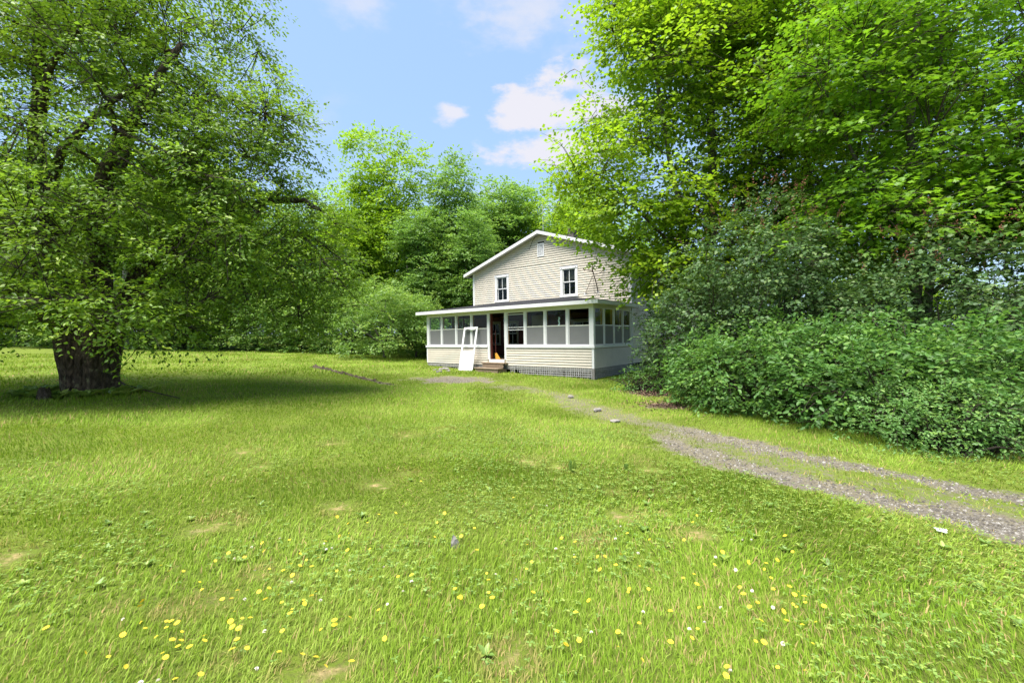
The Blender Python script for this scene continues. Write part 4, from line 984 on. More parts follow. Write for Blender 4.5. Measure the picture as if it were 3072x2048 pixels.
bush('lilac_bush', (8.5, 8.5), [(-.1, -.1, 2.25, 1.5, 1.3, 1.3), (1.0, -.2, 1.9, 1.4, 1.3, 1.5), (-1.2, .2, 1.5, 1.1, 1.1, 1.3), (.9, -1.4, 1.4, 1.2, 1.0, 1.4), (1.6, -1.9, 1.2, 1.0, .9, 1.3), (.2, -.9, 1.0, 1.5, 1.1, 1.1)], 2200, 11, .092, .36, T_HEART, MAT['lf_lilac'], 32,
     'wide dark lilac bush with brown seed heads below the twin-trunk maple', seeds=110)
bush('lilac_bush', (4.75, 13.2), [(-.25, -.3, 1.3, .75, .75, 1.15), (.3, .2, 1.7, .9, .9, 1.2), (-.1, -.6, .7, .8, .7, .7)], 700, 10, .085, .32, T_HEART, MAT['lf_lilac'], 33, 'narrow lilac bush growing against the porch end wall', seeds=22)
bush('dogwood_bush', (5.2, 8.7), [(-.35, .9, .85, 1.2, 1.1, .9), (-.2, -.1, .8, 1.45, 1.2, .9), (-.8, .3, .65, 1.0, 1.2, .8), (.6, -.9, .8, 1.3, 1.1, .9), (.2, .5, 1.15, 1.1, 1.2, .65)], 1900, 11, .096, .34, T_OVAL, MAT['lf_dog'], 34, 'dense green dogwood bush bulging towards the drive below the taller lilac')
bush('dogwood_bush', (6.3, 6.9), [(-.6, -.1, .75, 1.35, 1.1, .85), (.5, -.3, .78, 1.3, 1.1, .88), (.0, .6, 1.0, 1.3, 1.0, .65), (1.4, -.5, .7, 1.0, .9, .85)], 1750, 11, .096, .34, T_OVAL, MAT['lf_dog'], 35, 'dense green dogwood bush below the wide dark lilac, behind the honeysuckle')
bush('honeysuckle_bush', (5.75, 5.75), [(-.25, .1, .42, .75, .6, .5), (.45, -.0, .45, .8, .6, .55), (.1, .1, .62, .7, .5, .35)], 1000, 14, .05, .24, T_OVAL, MAT['lf_fine'], 36, 'low fine-leaved light green shrub at the edge of the gravel drive')
bush('low_shrub', (3.75, 12.3), [(0, 0, .32, .65, .5, .38)], 160, 10, .07, .25, T_OVAL, MAT['lf_dog'], 37, 'small low shrub beside the lattice skirt of the porch')
bush('evergreen_bush', (13.6, 10.6), [(0, 0, 1.9, 1.6, 1.4, 1.6), (.9, -.8, 1.2, 1.4, 1.2, 1.2), (-.3, .3, 1.0, 1.6, 1.2, 1.1)], 900, 14, .10, .4, T_DIAM, MAT['lf_dark'], 38, 'very dark evergreen shrub beyond the wide lilac')

# ------------------------------------------------------------------ the wood behind
def far_proto(kind, seed):
    r = np.random.default_rng(seed)
    if kind == 'a':                                    # broad maple, yellow green
        bl = [(0, 0, 12.2, 2.6, 2.6, 3.2), (-1.5, .2, 9.0, 2.6, 2.6, 2.6), (1.5, -.3, 8.6, 2.6, 2.5, 2.8), (0, -.6, 6.0, 3.2, 2.8, 2.4), (-1.9, -.7, 4.5, 2.0, 1.8, 1.6), (1.9, -.2, 4.6, 2.0, 2.0, 1.6)]; mat = MAT['lf_far_a']; h = 14
    elif kind == 'b':                                  # taller, thinner, mid green
        bl = [(0, 0, 13.8, 1.3, 1.3, 2.0), (.4, 0, 11.2, 1.9, 1.9, 2.4), (-.9, 0, 8.4, 2.2, 2.0, 2.3), (1.0, -.2, 6.8, 2.2, 2.1, 2.2), (-.2, -.3, 4.6, 2.4, 2.2, 1.8)]; mat = MAT['lf_far_b']; h = 14.5
    else:                                              # bushy low tree
        bl = [(0, 0, 2.9, 2.2, 2.0, 1.5), (-1.2, -.4, 2.0, 1.6, 1.5, 1.4), (1.3, -.3, 2.0, 1.6, 1.5, 1.4), (0, -.9, 1.5, 1.9, 1.3, 1.2)]; mat = MAT['lf_far_c']; h = 3.5
    t = tree('maple_tree' if kind == 'a' else 'ash_tree' if kind == 'b' else 'thicket_shrub', (0, 0, 0),
             [straight(h * .95, .2 if kind != 'c' else .08, r, (r.normal() * .4, 0))] + [([(0, 0, h * .25), (a * .9, b * .9, h * .45), (a * 1.5, b * 1.5, h * .65)], .08, .03) for a, b in ((1, .3), (-1, .2), (.2, -1), (-.3, 1))],
             bl, 1900 if kind != 'c' else 950, 17, .23 if kind != 'c' else .13, .8 if kind != 'c' else .5, T_DIAM, mat, MAT['bark_far'], seed, nbranch=46 if kind != 'c' else 25, shell=.36, droop=.2, flat=.5, up=.9, spread=.5, twigs=False, sides=6, clump=(24, 1.0 if kind != 'c' else .6, .6))
    return t
protos = {'a': [far_proto('a', 51), far_proto('a', 52)], 'b': [far_proto('b', 61), far_proto('b', 62)], 'c': [far_proto('c', 71), far_proto('c', 72)]}
used = set(); HB = {'a': 15.3, 'b': 15.8, 'c': 4.4}
def far(kind, which, x, y, height, rot, label, group='trees of the wood behind the house', wide=1.0, cat='tree'):
    p = protos[kind][which]
    if (kind, which) in used: o = copy_tree(p)
    else: used.add((kind, which)); o = p
    s = height / HB[kind]; o.location = (x, y, gz1(x, y) - .15); o.scale = (s * wide, s * wide, s); o.rotation_euler = (0, 0, rot)
    tag(o, label, cat, group); return o
def fpx(xd, ytop, Y):
    px, py = D(xd, ytop); p = at(px, py, Y); return p[0], Y, p[2] - gz1(p[0], Y)
def farpx(kind, which, xd, ytop, Y, rot, label, **k):
    x, y, h = fpx(xd, ytop, Y); return far(kind, which, x, y, h, rot, label, **k)
farpx('a', 0, 875, 300, 33, .3, 'tallest bright yellow-green maple at the lawn edge behind the apple tree', wide=1.0)
farpx('a', 1, 800, 420, 31, 1.3, 'bright yellow-green maple half hidden by the apple tree crown', wide=.95)
farpx('b', 0, 1035, 355, 33, .9, 'tall bluish-green ash with narrow top rising beside the bright maple', wide=1.1)
farpx('b', 1, 960, 470, 30, 2.3, 'mid green ash with visible stem at the lawn edge left of the house', wide=1.15)
farpx('b', 0, 1090, 480, 30, 3.9, 'mid green ash close behind the left eave of the house', wide=1.15)
farpx('b', 1, 1140, 402, 39, 4.2, 'round-topped pale green ash behind the house roof slope', wide=1.5)
farpx('b', 0, 1190, 430, 42, 5.0, 'thin olive-green ash behind the round-topped one, above the roof', wide=1.2)
farpx('a', 1, 1285, 400, 37, 2.0, 'bright maple rising behind the chimney of the house', wide=.95)
farpx('a', 0, 1350, 430, 40, 4.0, 'bright maple behind the roof, partly covered by the tall maple', wide=.95)
farpx('c', 0, 880, 640, 25.5, .4, 'rounded leafy thicket shrub beside the left end of the porch', group='thicket shrubs at the lawn edge', wide=1.1, cat='shrub')
farpx('c', 1, 950, 668, 26.5, 2.4, 'leafy thicket shrub tucked behind the left end of the porch', group='thicket shrubs at the lawn edge', cat='shrub')
farpx('c', 1, 800, 640, 29, 3.1, 'leafy thicket shrub at the lawn edge, under the bright maples', group='thicket shrubs at the lawn edge', cat='shrub')
rw = np.random.default_rng(99)
for i, xd in enumerate((-420, -330, -250, -170, -90, 10, 80, 150, 240, 330, 410, 500, 580, 660, 730)):
    k = 'ab'[i % 2]; farpx(k, (i // 2) % 2, xd, (350 if xd < 450 else 430) + rw.uniform(-50, 50), 31 + rw.uniform(0, 6), rw.uniform(0, 6), {'a': 'yellow-green maple', 'b': 'mid green ash'}[k] + ' in the row behind the apple tree', group='woodland trees behind the apple tree', wide=1.25)
for i, xd in enumerate((-330, -240, -150, -60, 60, 190, 300, 440, 560, 690)):
    farpx('c', i % 2, xd, 655 + rw.uniform(-25, 20), 30 + rw.uniform(-.5, 1.5), rw.uniform(0, 6), 'thicket shrub in the row behind the apple tree', group='thicket shrubs behind the apple tree', wide=1.2, cat='shrub')
LB2 = 'woodland tree deep in the wood, filling gaps between nearer trunks'
for i, xd in enumerate((-100, 40, 200, 350, 520, 690, 840, 930, 1010, 1090, 1160, 1240, 1330, 1420)):
    farpx('ab'[(i + 1) % 2], i % 2, xd, (560 if xd < 800 else 480) + rw.uniform(-30, 40), 47 + rw.uniform(-3, 7), rw.uniform(0, 6), LB2, group='trees deep in the wood', wide=1.6)
LB3 = 'low woodland tree beyond the neighbouring yard, seen under the maples'
for i, xd in enumerate((1560, 1660, 1760, 1880, 2000, 2120, 2230, 2360, 2500)):
    farpx('ba'[i % 2], i % 2, xd, 600 + rw.uniform(-35, 40), 30 + rw.uniform(0, 9), rw.uniform(0, 6), LB3, group='low trees beyond the neighbouring yard', wide=1.6)
# dark undergrowth below the wood, one mass
r = np.random.default_rng(123); n = 3400
xs = r.uniform(-58, 2, n); ys = 28.3 + r.random(n) ** 1.5 * 9 + np.where(xs > -14, (xs + 14) * -.12, 0); zs = r.random(n) ** 1.2 * np.where(xs < -13, 2.8, 1.5)
k = (w2h(xs, ys)[0] < PL - 1.5); xs, ys, zs = xs[k], ys[k], zs[k]
C = np.stack([xs, ys, gz(xs, ys) + zs], -1); O = nrmz(r.normal(size=C.shape) + np.array([0, -.8, .5]))
V, F, rnd, *_ = sprays(C, O, .7, 12, .21, T_DIAM, r)
n = 1700; xs = r.uniform(-80, 8, n); ys = 43 + r.random(n) * 8; C = np.stack([xs, ys, gz(xs, ys) + r.random(n) * 4.5], -1); O = nrmz(r.normal(size=C.shape) + np.array([0, -.8, .5]))
V2, F2, rnd2, *_ = sprays(C, O, 1.2, 10, .48, T_DIAM, r); F = np.concatenate([F, F2 + len(V)]); V = np.concatenate([V, V2]); rnd = np.concatenate([rnd, rnd2])
tag(link('undergrowth', np_mesh('undergrowth', V, F, MAT['lf_far_b'], {'rnd': rnd})), 'tangled green undergrowth below the trees along the lawn edge', 'undergrowth', kind='stuff')
# grey trunk standing behind the apple tree
p = at(*D(292, 790), 29.5); bb = np.array([p[0], p[1], gz1(p[0], p[1]) - .1])
gt = tree('maple_tree', bb, [([(0, 0, 0), (-.02, 0, .5), (.0, 0, 3), (.1, 0, 7), (.2, 0, 11)], .44, .12), ([(0, 0, 3.5), (1.6, 0, 6), (2.6, .2, 9)], .15, .05), ([(0, 0, 3.5), (-1.8, 0, 6.5), (-2.4, .2, 9)], .15, .05)],
          [(0, 0, 9.5, 3.6, 3, 3.2), (1.8, -.4, 6.8, 2.4, 2, 2), (-1.8, -.2, 6.6, 2.4, 2, 2)], 600, 15, .2, .8, T_DIAM, MAT['lf_far_b'], MAT['bark_grey'], 81, nbranch=40, twigs=False)
tag(gt, 'maple with thick pale grey trunk behind the old apple tree', 'tree')

# neighbouring white building glimpsed through the shrubs
nb = empty('neighbour_shed', (28.5, 18.5, gz1(28.5, 18.5)), R(-25)); tag(nb, 'white shed with pale metal roof behind the dark evergreen shrub', 'building')
MB().box(-4, 4, -3, 3, -.3, 2.6).build('wall', MAT['white'], nb)
MB().hexa([(-4.4, -3.4, 2.55), (4.4, -3.4, 2.55), (4.4, 0, 3.75), (-4.4, 0, 3.75), (-4.4, -3.4, 2.63), (4.4, -3.4, 2.63), (4.4, 0, 3.83), (-4.4, 0, 3.83)]).build('roof', MAT['white'], nb)
MB().hexa([(-4.4, 0, 3.75), (4.4, 0, 3.75), (4.4, 3.4, 2.55), (-4.4, 3.4, 2.55), (-4.4, 0, 3.83), (4.4, 0, 3.83), (4.4, 3.4, 2.63), (-4.4, 3.4, 2.63)]).build('roof', MAT['white'], nb)
MB().box(-1.2, .2, -3.03, -3.0, -.2, 2.0).build('door', MAT['soffit'], nb)

# ------------------------------------------------------------------ grass
def inside_house(x, y):
    a, b = w2h(x, y); return (a > PL - .02) & (a < .02) & (b > -.01) & (b < MD)
def grass_ring(r0, r1, dens, half, r):
    area = half / math.pi * math.pi * (r1 ** 2 - r0 ** 2); n = int(area * dens)
    rad = np.sqrt(r.uniform(r0 ** 2, r1 ** 2, n)); a = r.uniform(-half, half, n); return rad * np.sin(a), rad * np.cos(a)
def blades(x, y, h0, w0, segs, r, hvar=1.0):
    b = bare(x, y); st_ = straw(x, y)
    k = (r.random(len(x)) > np.clip(b * 1.25, 0, .985)) & ~inside_house(x, y) & (np.hypot(x - AB[0], y - AB[1]) > .5)
    x, y, st_, b = x[k], y[k], st_[k], b[k]; n = len(x); z = gz(x, y) - .03 * b
    rug = vnoise(x, y, 1.7, 21) * .5 + vnoise(x, y, .55, 22) * .5
    tall = np.clip(1.6 - np.hypot(x - AB[0], y - AB[1]) / 1.2, 0, 1.2)
    h = h0 * (1 + .38 * rug * hvar + .9 * tall) * r.uniform(.55, 1.45, n) * (1 - .6 * np.clip(b * 1.4, 0, 1))
    w = w0 * r.uniform(.7, 1.35, n)
    th = vnoise(x, y, 1.4, 31) * 2.4 + r.normal(size=n) * .9; lean = np.clip(.62 + .35 * vnoise(x, y, 1.1, 33) + r.normal(size=n) * .32, .05, 1.5)
    ld = np.stack([np.cos(th), np.sin(th), np.zeros(n)], -1); sdv = np.stack([-np.sin(th + r.normal(size=n) * .8), np.cos(th), np.zeros(n)], -1); sdv = nrmz(sdv)
    B0 = np.stack([x, y, z - .01], -1)
    tip = B0 + ld * (h * np.sin(lean))[:, None] + ZU * (h * np.cos(lean) * .95 + .01)[:, None]
    tone = np.clip(.58 + .26 * vnoise(x, y, 2.6, 41) + .2 * vnoise(x, y, .7, 42) + r.normal(size=n) * .24, 0, 1)
    dry = np.clip((r.random(n) < .07 + .16 * np.clip(vnoise(x, y, 1.2, 43), 0, 1)) * 1.0 + st_ * (r.random(n) < .75) + .65 * np.clip(b * 1.5, 0, 1) * (r.random(n) < .5), 0, 1)
    if segs == 1:
        V = np.stack([B0 - sdv * (w / 2)[:, None], B0 + sdv * (w / 2)[:, None], tip], 1); F = np.array([[0, 1, 2]])
    else:
        M0 = B0 + ld * (h * np.sin(lean) * .38)[:, None] + ZU * (h * np.cos(lean * .6) * .58)[:, None]
        V = np.stack([B0 - sdv * (w / 2)[:, None], B0 + sdv * (w / 2)[:, None], M0 - sdv * (w * .42)[:, None], M0 + sdv * (w * .42)[:, None], tip], 1); F = np.array([[0, 1, 3], [0, 3, 2], [2, 3, 4]])
    m_ = V.shape[1]; F = (F[None] + (np.arange(n) * m_)[:, None, None]).reshape(-1, 3)
    return V.reshape(-1, 3), F, np.repeat(tone, m_), np.repeat(dry, m_)
m = M_('grass_blade')
tn = m.node('ShaderNodeAttribute', attribute_name='tone').outputs['Fac']; dy = m.node('ShaderNodeAttribute', attribute_name='dry').outputs['Fac']
gc = m.ramp(tn, [(.0, (.105, .195, .014)), (.5, (.195, .305, .026)), (1.0, (.285, .380, .070))])
gc = m.mix(dy, gc, (.40, .30, .13))
p = m.bsdf(gc, .7, .12); tl = m.node('ShaderNodeBsdfTranslucent', {'Color': m.mix(.5, gc, (.28, .38, .03))}).outputs[0]
MAT['grass'] = m.done(m.node('ShaderNodeMixShader', {0: .35, 1: p, 2: tl}).outputs[0])
r = np.random.default_rng(77); parts = []
for r0, r1, dens, half, h0, w0, segs in ((.7, 3.2, 6300, 1.4, .054, .0046, 2), (3.2, 5.5, 3100, 1.3, .056, .0070, 2), (5.5, 10.0, 1400, 1.3, .06, .0115, 1), (10, 17, 520, 1.25, .065, .020, 1), (17, 34, 110, 1.2, .08, .043, 1)):
    x, y = grass_ring(r0, r1, dens, half, r); parts.append(blades(x, y, h0, w0, segs, r))
off = 0; Vs, Fs, Ts, Ds = [], [], [], []
for V, F, t_, d_ in parts: Vs.append(V); Fs.append(F + off); Ts.append(t_); Ds.append(d_); off += len(V)
tag(link('grass', np_mesh('grass', np.concatenate(Vs), np.concatenate(Fs), MAT['grass'], {'tone': np.concatenate(Ts), 'dry': np.concatenate(Ds)})), 'bright green unmown grass covering the lawn', 'grass', kind='stuff')
# clover and broad leaves among the blades
MAT['clover'] = leaf_mat('clover_leaf', (.085, .165, .026), (.180, .285, .065), .3)
x, y = grass_ring(1.0, 7.5, 420, 1.1, r); k = (vnoise(x, y, .9, 51) + .6 * vnoise(x, y, .35, 52) + r.normal(size=len(x)) * .2 > .12) & (bare(x, y) < .3); x, y = x[k], y[k]
P = np.stack([x, y, gz(x, y) + r.uniform(.02, .075, len(x))], -1); P3 = np.repeat(P, 3, 0); a = np.tile(np.array([0, 2.1, 4.2]), len(P)) + np.repeat(r.uniform(0, 6, len(P)), 3)
A = np.stack([np.cos(a), np.sin(a), r.uniform(-.15, .2, len(a))], -1)
V, F = leaf_field(P3, A, ZU + r.normal(size=P3.shape) * .18, np.repeat(r.uniform(.014, .026, len(P)), 3), T_DIAM)
tag(link('clover', np_mesh('clover', V, F, MAT['clover'], {'rnd': np.repeat(r.random(len(P3)), 4)})), 'clover leaves mixed into the nearer lawn', 'clover', kind='stuff')
nR = 420; x, y = grass_ring(1.2, 5.0, 5, 1.0, r); k = (vnoise(x, y, 1.3, 61) + r.normal(size=len(x)) * .3 > .05) & (bare(x, y) < .3); x, y = x[k], y[k]
ta = r.uniform(2.9, 6.6, 70); tr_ = r.uniform(.62, 1.15, 70); x = np.concatenate([x, AB[0] + tr_ * np.cos(ta)]); y = np.concatenate([y, AB[1] + tr_ * np.sin(ta)])
K = 7; P = np.repeat(np.stack([x, y, gz(x, y) + .01], -1), K, 0); a = np.tile(np.arange(K) * 2 * math.pi / K, len(x)) + np.repeat(r.uniform(0, 6, len(x)), K) + r.normal(size=len(x) * K) * .2
A = np.stack([np.cos(a), np.sin(a), r.uniform(.35, 1.0, len(a))], -1)
V, F = leaf_field(P, A, ZU + .0 * A - .4 * np.stack([np.cos(a), np.sin(a), 0 * a], -1), r.uniform(.03, .065, len(a)) * np.repeat(np.where(np.hypot(x - AB[0], y - AB[1]) < 2, 4.5, 1.0), K), T_OVAL)
tag(link('weed_leaves', np_mesh('weed_leaves', V, F, MAT['clover'], {'rnd': np.repeat(r.random(len(P)), 6)})), 'broad-leaved weed rosettes scattered through the lawn', 'weeds', kind='stuff')

# gravel and dirt crumbs in the wheel tracks and on the bare patch
def pebbles(x, y, size, mat, name, label, cat, r, lift=.0):
    n = len(x); z = gz(x, y) - .03 * bare(x, y) + lift
    t = np.array([(1, 0, 0), (0, 1, 0), (-1, 0, 0), (0, -1, 0), (0, 0, .7), (0, 0, -.5)]); tf = np.array([(0, 1, 4), (1, 2, 4), (2, 3, 4), (3, 0, 4)])
    a = r.uniform(0, 6.28, n); ca_, sa_ = np.cos(a), np.sin(a); sc_ = size[:, None, None] * r.uniform(.6, 1.4, (n, 1, 3)); v = t[None] * sc_ * r.uniform(.8, 1.2, (n, 6, 1))
    V = np.stack([v[..., 0] * ca_[:, None] - v[..., 1] * sa_[:, None], v[..., 0] * sa_[:, None] + v[..., 1] * ca_[:, None], v[..., 2]], -1) + np.stack([x, y, z], -1)[:, None]
    F = (tf[None] + (np.arange(n) * 6)[:, None, None]).reshape(-1, 3)
    o = link(name, np_mesh(name, V.reshape(-1, 3), F, mat, {'rnd': np.repeat(r.random(n), 6)})); return tag(o, label, cat, kind='stuff')
m = M_('gravel_stone'); MAT['gravel'] = m.done(m.bsdf(m.ramp(m.node('ShaderNodeAttribute', attribute_name='rnd').outputs['Fac'], [(0, (.05, .045, .038)), (.75, (.115, .104, .09)), (1, (.24, .23, .215))]), .9, .15))
m = M_('dirt_clod'); MAT['clod'] = m.done(m.bsdf(m.ramp(m.node('ShaderNodeAttribute', attribute_name='rnd').outputs['Fac'], [(0, (.025, .019, .014)), (1, (.085, .066, .048))]), .95, .1))
xx = []; 
for P, ww, cnt in ((LOW, .30, 7000), (UP, .32, 7000)):
    i = r.integers(45, len(P) - 1, cnt); xx.append(P[i] + (P[np.minimum(i + 1, len(P) - 1)] - P[i]) * r.random((cnt, 1)) + r.normal(size=(cnt, 2)) * ww * .6)
i = r.normal(size=(2600, 2)) * np.array([.75, .65]) + GRAVEL_C[:2]; xx.append(i); xx = np.concatenate(xx); k = bare(xx[:, 0], xx[:, 1]) > .25 + .5 * r.random(len(xx)); xx = xx[k]
pebbles(xx[:, 0], xx[:, 1], np.abs(r.normal(size=len(xx))) * .006 + .006, MAT['gravel'], 'gravel', 'loose grey gravel in the worn wheel tracks of the drive', 'gravel', r)
n = 420; t = r.random(n) ** 1.5; q = MUD_A[None, :2] + (MUD_B - MUD_A)[None, :2] * t[:, None] + r.normal(size=(n, 2)) * .05
pebbles(q[:, 0], q[:, 1], (np.abs(r.normal(size=n)) * .045 + .022) * (1.35 - t), MAT['clod'], 'dirt_clods', 'ridge of dark turned-up dirt clods across the lawn', 'dirt', r, .02)
m = M_('dead_leaf'); MAT['litter'] = m.done(m.bsdf(m.ramp(m.node('ShaderNodeAttribute', attribute_name='rnd').outputs['Fac'], [(0, (.04, .022, .016)), (.7, (.12, .075, .055)), (1, (.28, .20, .13))]), .8, .15))
n = 900; c_ = np.array([MULCH[i][:2] for i in r.integers(0, 2, n)]); q = c_ + r.normal(size=(n, 2)) * .42
P = np.stack([q[:, 0], q[:, 1], gz(q[:, 0], q[:, 1]) + .01 + r.random(n) * .03], -1)
V, F = leaf_field(P, r.normal(size=(n, 3)) * np.array([1, 1, .3]), ZU + r.normal(size=(n, 3)) * .4, r.uniform(.04, .075, n), T_OVAL)
tag(link('leaf_litter', np_mesh('leaf_litter', V, F, MAT['litter'], {'rnd': np.repeat(r.random(n), 6)})), 'brown dead leaves on bare soil beside the dogwood', 'leaf litter', kind='stuff')

# ------------------------------------------------------------------ flowers, one object each
MAT['petal'] = simple('yellow_petal', (.85, .62, .05), .6, .2, .1, 30); MAT['stalk'] = simple('flower_stalk', (.10, .17, .03), .6, .2, .2, 30); MAT['whitepetal'] = simple('clover_flower', (.72, .66, .60), .7, .2, .15, 40)
def flower_mesh(kind, r):
    V, F = [], []
    if kind == 'y':
        for ring, (n, L_, zt_) in enumerate(((13, .020, .002), (10, .013, .006))):
            for k in range(n):
                a = 2 * math.pi * k / n + ring * .2; w = .16; b = len(V)
                V += [(0, 0, zt_ - .002), (L_ * .75 * math.cos(a - w), L_ * .75 * math.sin(a - w), zt_), (L_ * math.cos(a), L_ * math.sin(a), zt_ + .001), (L_ * .75 * math.cos(a + w), L_ * .75 * math.sin(a + w), zt_)]
                F.append((b, b + 1, b + 2, b + 3))
    else:
        for k in range(26):
            d = nrmz(np.array([math.cos(k * 2.4) * math.sqrt(1 - (k / 26) ** 2), math.sin(k * 2.4) * math.sqrt(1 - (k / 26) ** 2), k / 26 * 1.1])); s = .011; b = len(V)
            e = nrmz(np.cross(d, [.3, .2, .9])); V += [tuple(d * .003), tuple(d * s * .8 + e * .003), tuple(d * s), tuple(d * s * .8 - e * .003)]; F.append((b, b + 1, b + 2, b + 3))
    me = bpy.data.meshes.new('flower_head'); me.from_pydata([tuple(map(float, v)) for v in V], [], F); me.materials.append(MAT['petal' if kind == 'y' else 'whitepetal']); me.update(); return me
r = np.random.default_rng(404)
stalk_me = MB().tube([(0, 0, -1.0), (.04, .02, -.5), (0, 0, 0)], [.0016, .0014, .0014], 5, cap=False).mesh('stalk', MAT['stalk'])
HEADS = [flower_mesh('y', r), flower_mesh('w', r)]
known = [(408, 1470), (410, 1532), (545, 1500), (568, 1515), (396, 1497), (383, 1450), (642, 1535), (726, 1398), (585, 1342), (619, 1387), (641, 1388), (562, 1300), (540, 1445), (530, 1455), (700, 1425), (808, 1555), (870, 1440), (1058, 1392), (1258, 1395), (1280, 1478), (1300, 1504),
         (1320, 1310), (1390, 1300), (1490, 1390), (1570, 1360), (1590, 1500), (1660, 1300), (1740, 1405), (1800, 1425), (1822, 1415), (1830, 1435), (1755, 1505), (1470, 1330), (1540, 1440), (1420, 1480), (1720, 1320), (930, 1170), (950, 1180), (780, 1250), (800, 1230), (1090, 1230), (850, 1290), (690, 1290), (670, 1320), (1060, 1260), (1210, 1330), (290, 1565), (250, 1550), (470, 1485)]
pts = [ghit(*D(*q))[:2] for q in known]
while len(pts) < 210:
    b = pts[r.integers(0, len(known))]; q = np.array(b) + r.normal(size=2) * np.array([.28, .28]) * (.6 + .2 * b[1])
    if 1.8 < q[1] < 6.5 and abs(q[0]) < q[1] * 1.1: pts.append(q)
def flower(q, k, name, label, cat, group, hmin, hmax, smin, smax):
    h = r.uniform(hmin, hmax); z = gz1(*q); e = empty(name, (q[0], q[1], z)); hd_ = link('flower_head', HEADS[k], e); s = r.uniform(smin, smax)
    hd_.location = (0, 0, h); hd_.scale = (s, s, s); hd_.rotation_euler = (r.normal() * .35 + .15, r.normal() * .35, r.uniform(0, 6)); st2 = link('stalk', stalk_me, e); st2.location = (0, 0, h); st2.scale = (h * .8, h * .8, h + .02)
    tag(e, label, cat, group)
for q in pts: flower(q, 0, 'hawkweed_flower', 'yellow hawkweed flower on a thin stalk in the lawn', 'flower', 'yellow flowers in the lawn', .05, .10, .42, .85)
for i in range(45):
    b = pts[r.integers(0, len(pts))]; flower(np.array(b) + r.normal(size=2) * .35, 1, 'clover_flower', 'small whitish clover flower among the yellow ones', 'flower', 'white clover flowers in the lawn', .05, .09, .7, 1.1)

# ------------------------------------------------------------------ loose things on the ground
def rock(name, p, s, mat, label, cat, seed, group=None, flat=.6):
    r_ = np.random.default_rng(seed); import bmesh
    bm = bmesh.new(); bmesh.ops.create_icosphere(bm, subdivisions=2, radius=1)
    for v_ in bm.verts:
        c_ = v_.co; f = 1 + .28 * math.sin(c_.x * 3 + seed) * math.cos(c_.y * 2.6 + seed * 2) + r_.uniform(-.1, .1); v_.co = Vector((c_.x * s * f * 1.2, c_.y * s * f, c_.z * s * f * flat))
    me = bpy.data.meshes.new(name); bm.to_mesh(me); bm.free(); me.materials.append(mat); o = link(name, me); o.location = (p[0], p[1], gz1(p[0], p[1]) + s * flat * .45); o.rotation_euler = (0, 0, seed)
    return tag(o, label, cat, group)
rock('stone', ghit(*D(1372, 943)), .075, MAT['stone'], 'pale stone lying between the wheel tracks', 'stone', 1)
rock('stone', ghit(*D(1311, 912)), .07, MAT['stone'], 'rounded pale stone on grass between the porch and the drive', 'stone', 2)
rock('stone', ghit(*D(1412, 968)), .085, MAT['stone'], 'flat grey stone half sunk in the wheel track', 'stone', 3, flat=.35)
for i, (dx, dy_) in enumerate(((1000, 851), (1012, 850), (1022, 849), (1030, 853), (1008, 855))):
    rock('rubble_stone', ghit(*D(dx, dy_)), .08 + .03 * (i % 3), MAT['stone'], 'piece of rubble heaped beside the leaning storm door', 'stone', 10 + i, 'rubble beside the storm door')
def post_chunk(name, p, hgt_, w, mat, label, cat, seed):
    r_ = np.random.default_rng(seed); a = MB(); n_ = 9; V = []; zs = [-.05, hgt_ * .5, hgt_]
    for i, z in enumerate(zs):
        for k_ in range(n_):
            t_ = 2 * math.pi * k_ / n_; q = w * (1.15 - .2 * i) * r_.uniform(.75, 1.2); V.append((q * math.cos(t_), q * math.sin(t_) * .8, z + (r_.uniform(-.3, .3) * hgt_ if i == 2 else 0)))
    F = [(i * n_ + k_, i * n_ + (k_ + 1) % n_, (i + 1) * n_ + (k_ + 1) % n_, (i + 1) * n_ + k_) for i in range(2) for k_ in range(n_)] + [tuple(2 * n_ + k_ for k_ in range(n_))]
    o = a.add(V, F).build(name, mat); o.location = (p[0], p[1], gz1(p[0], p[1])); return tag(o, label, cat)
post_chunk('broken_stump', ghit(*D(101, 918)), .22, .12, MAT['bark_apple'], 'small dark broken stump in the grass beside the apple trunk', 'stump', 4)
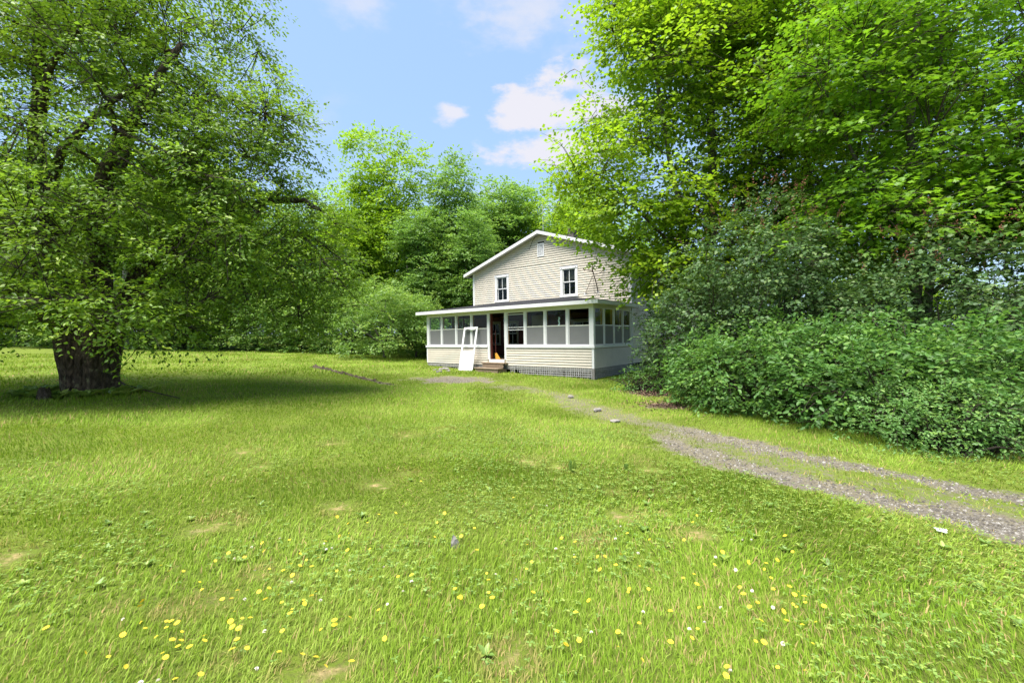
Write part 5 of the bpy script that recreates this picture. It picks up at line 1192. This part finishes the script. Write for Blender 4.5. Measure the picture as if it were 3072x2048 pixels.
post_chunk('wood_scrap', ghit(*D(1045, 1256)), .07, .028, MAT['grey_wood'], 'grey splintered wood scrap lying among the yellow flowers', 'wood scrap', 5)
a, b = ghit(*D(275, 893)), ghit(*D(412, 917))
P = polyline([a + [-.15, 0, .45], a + [.05, 0, .16], a * .6 + b * .4 + [0, 0, .09], b + [0, 0, .03]], 14)
tag(MB().tube(P, list(np.linspace(.035, .012, 14)), 7, wob=.1).build('fallen_branch', MAT['bark_apple'], smooth=True), 'dark fallen branch resting from the apple trunk onto the grass', 'branch')
MAT['pale_leaf'] = leaf_mat('pale_leaf', (.45, .52, .46), (.6, .66, .6), .2)
p = ghit(*D(2162, 1226)); n = 7; r = np.random.default_rng(8); a = np.linspace(-.4, 2.2, n)
V, F = leaf_field(np.repeat(np.array([[0, 0, .02]]), n, 0), np.stack([np.cos(a), np.sin(a), .5 + 0 * a], -1), ZU + r.normal(size=(n, 3)) * .2, r.uniform(.04, .07, n), T_MAP3)
o = link('pale_weed', np_mesh('pale_weed', V, F, MAT['pale_leaf'], {'rnd': np.repeat(r.random(n), 6)})); o.location = p; tag(o, 'silvery pale weed leaf at the grass edge beside the gravel track', 'weed')
for i, (dx, dy_, s) in enumerate(((1315, 1085, .15), (1438, 1080, .10))):
    p = ghit(*D(dx, dy_)); n = 6; a = np.arange(n) * 1.05
    V, F = leaf_field(np.repeat(np.array([[0, 0, .0]]), n, 0), np.stack([np.cos(a) * .3, np.sin(a) * .3, 1 + 0 * a], -1), np.stack([np.cos(a), np.sin(a), 0 * a + .2], -1), r.uniform(s * .7, s * 1.1, n), T_OVAL)
    o = link('dock_plant', np_mesh('dock_plant', V, F, MAT['clover'], {'rnd': np.repeat(r.random(n), 6)})); o.location = p
    tag(o, ('taller' if i == 0 else 'shorter') + ' upright dock plant standing out of the mid lawn grass', 'weed')
tri = sum(sum(len(p_.vertices) - 2 for p_ in me.polygons) if len(me.polygons) < 3000 else sum(1 for _ in range(1)) * (len(me.loops) - 2 * len(me.polygons)) for me in bpy.data.meshes)
print('TRIANGLES', tri, 'OBJECTS', len(bpy.data.objects))
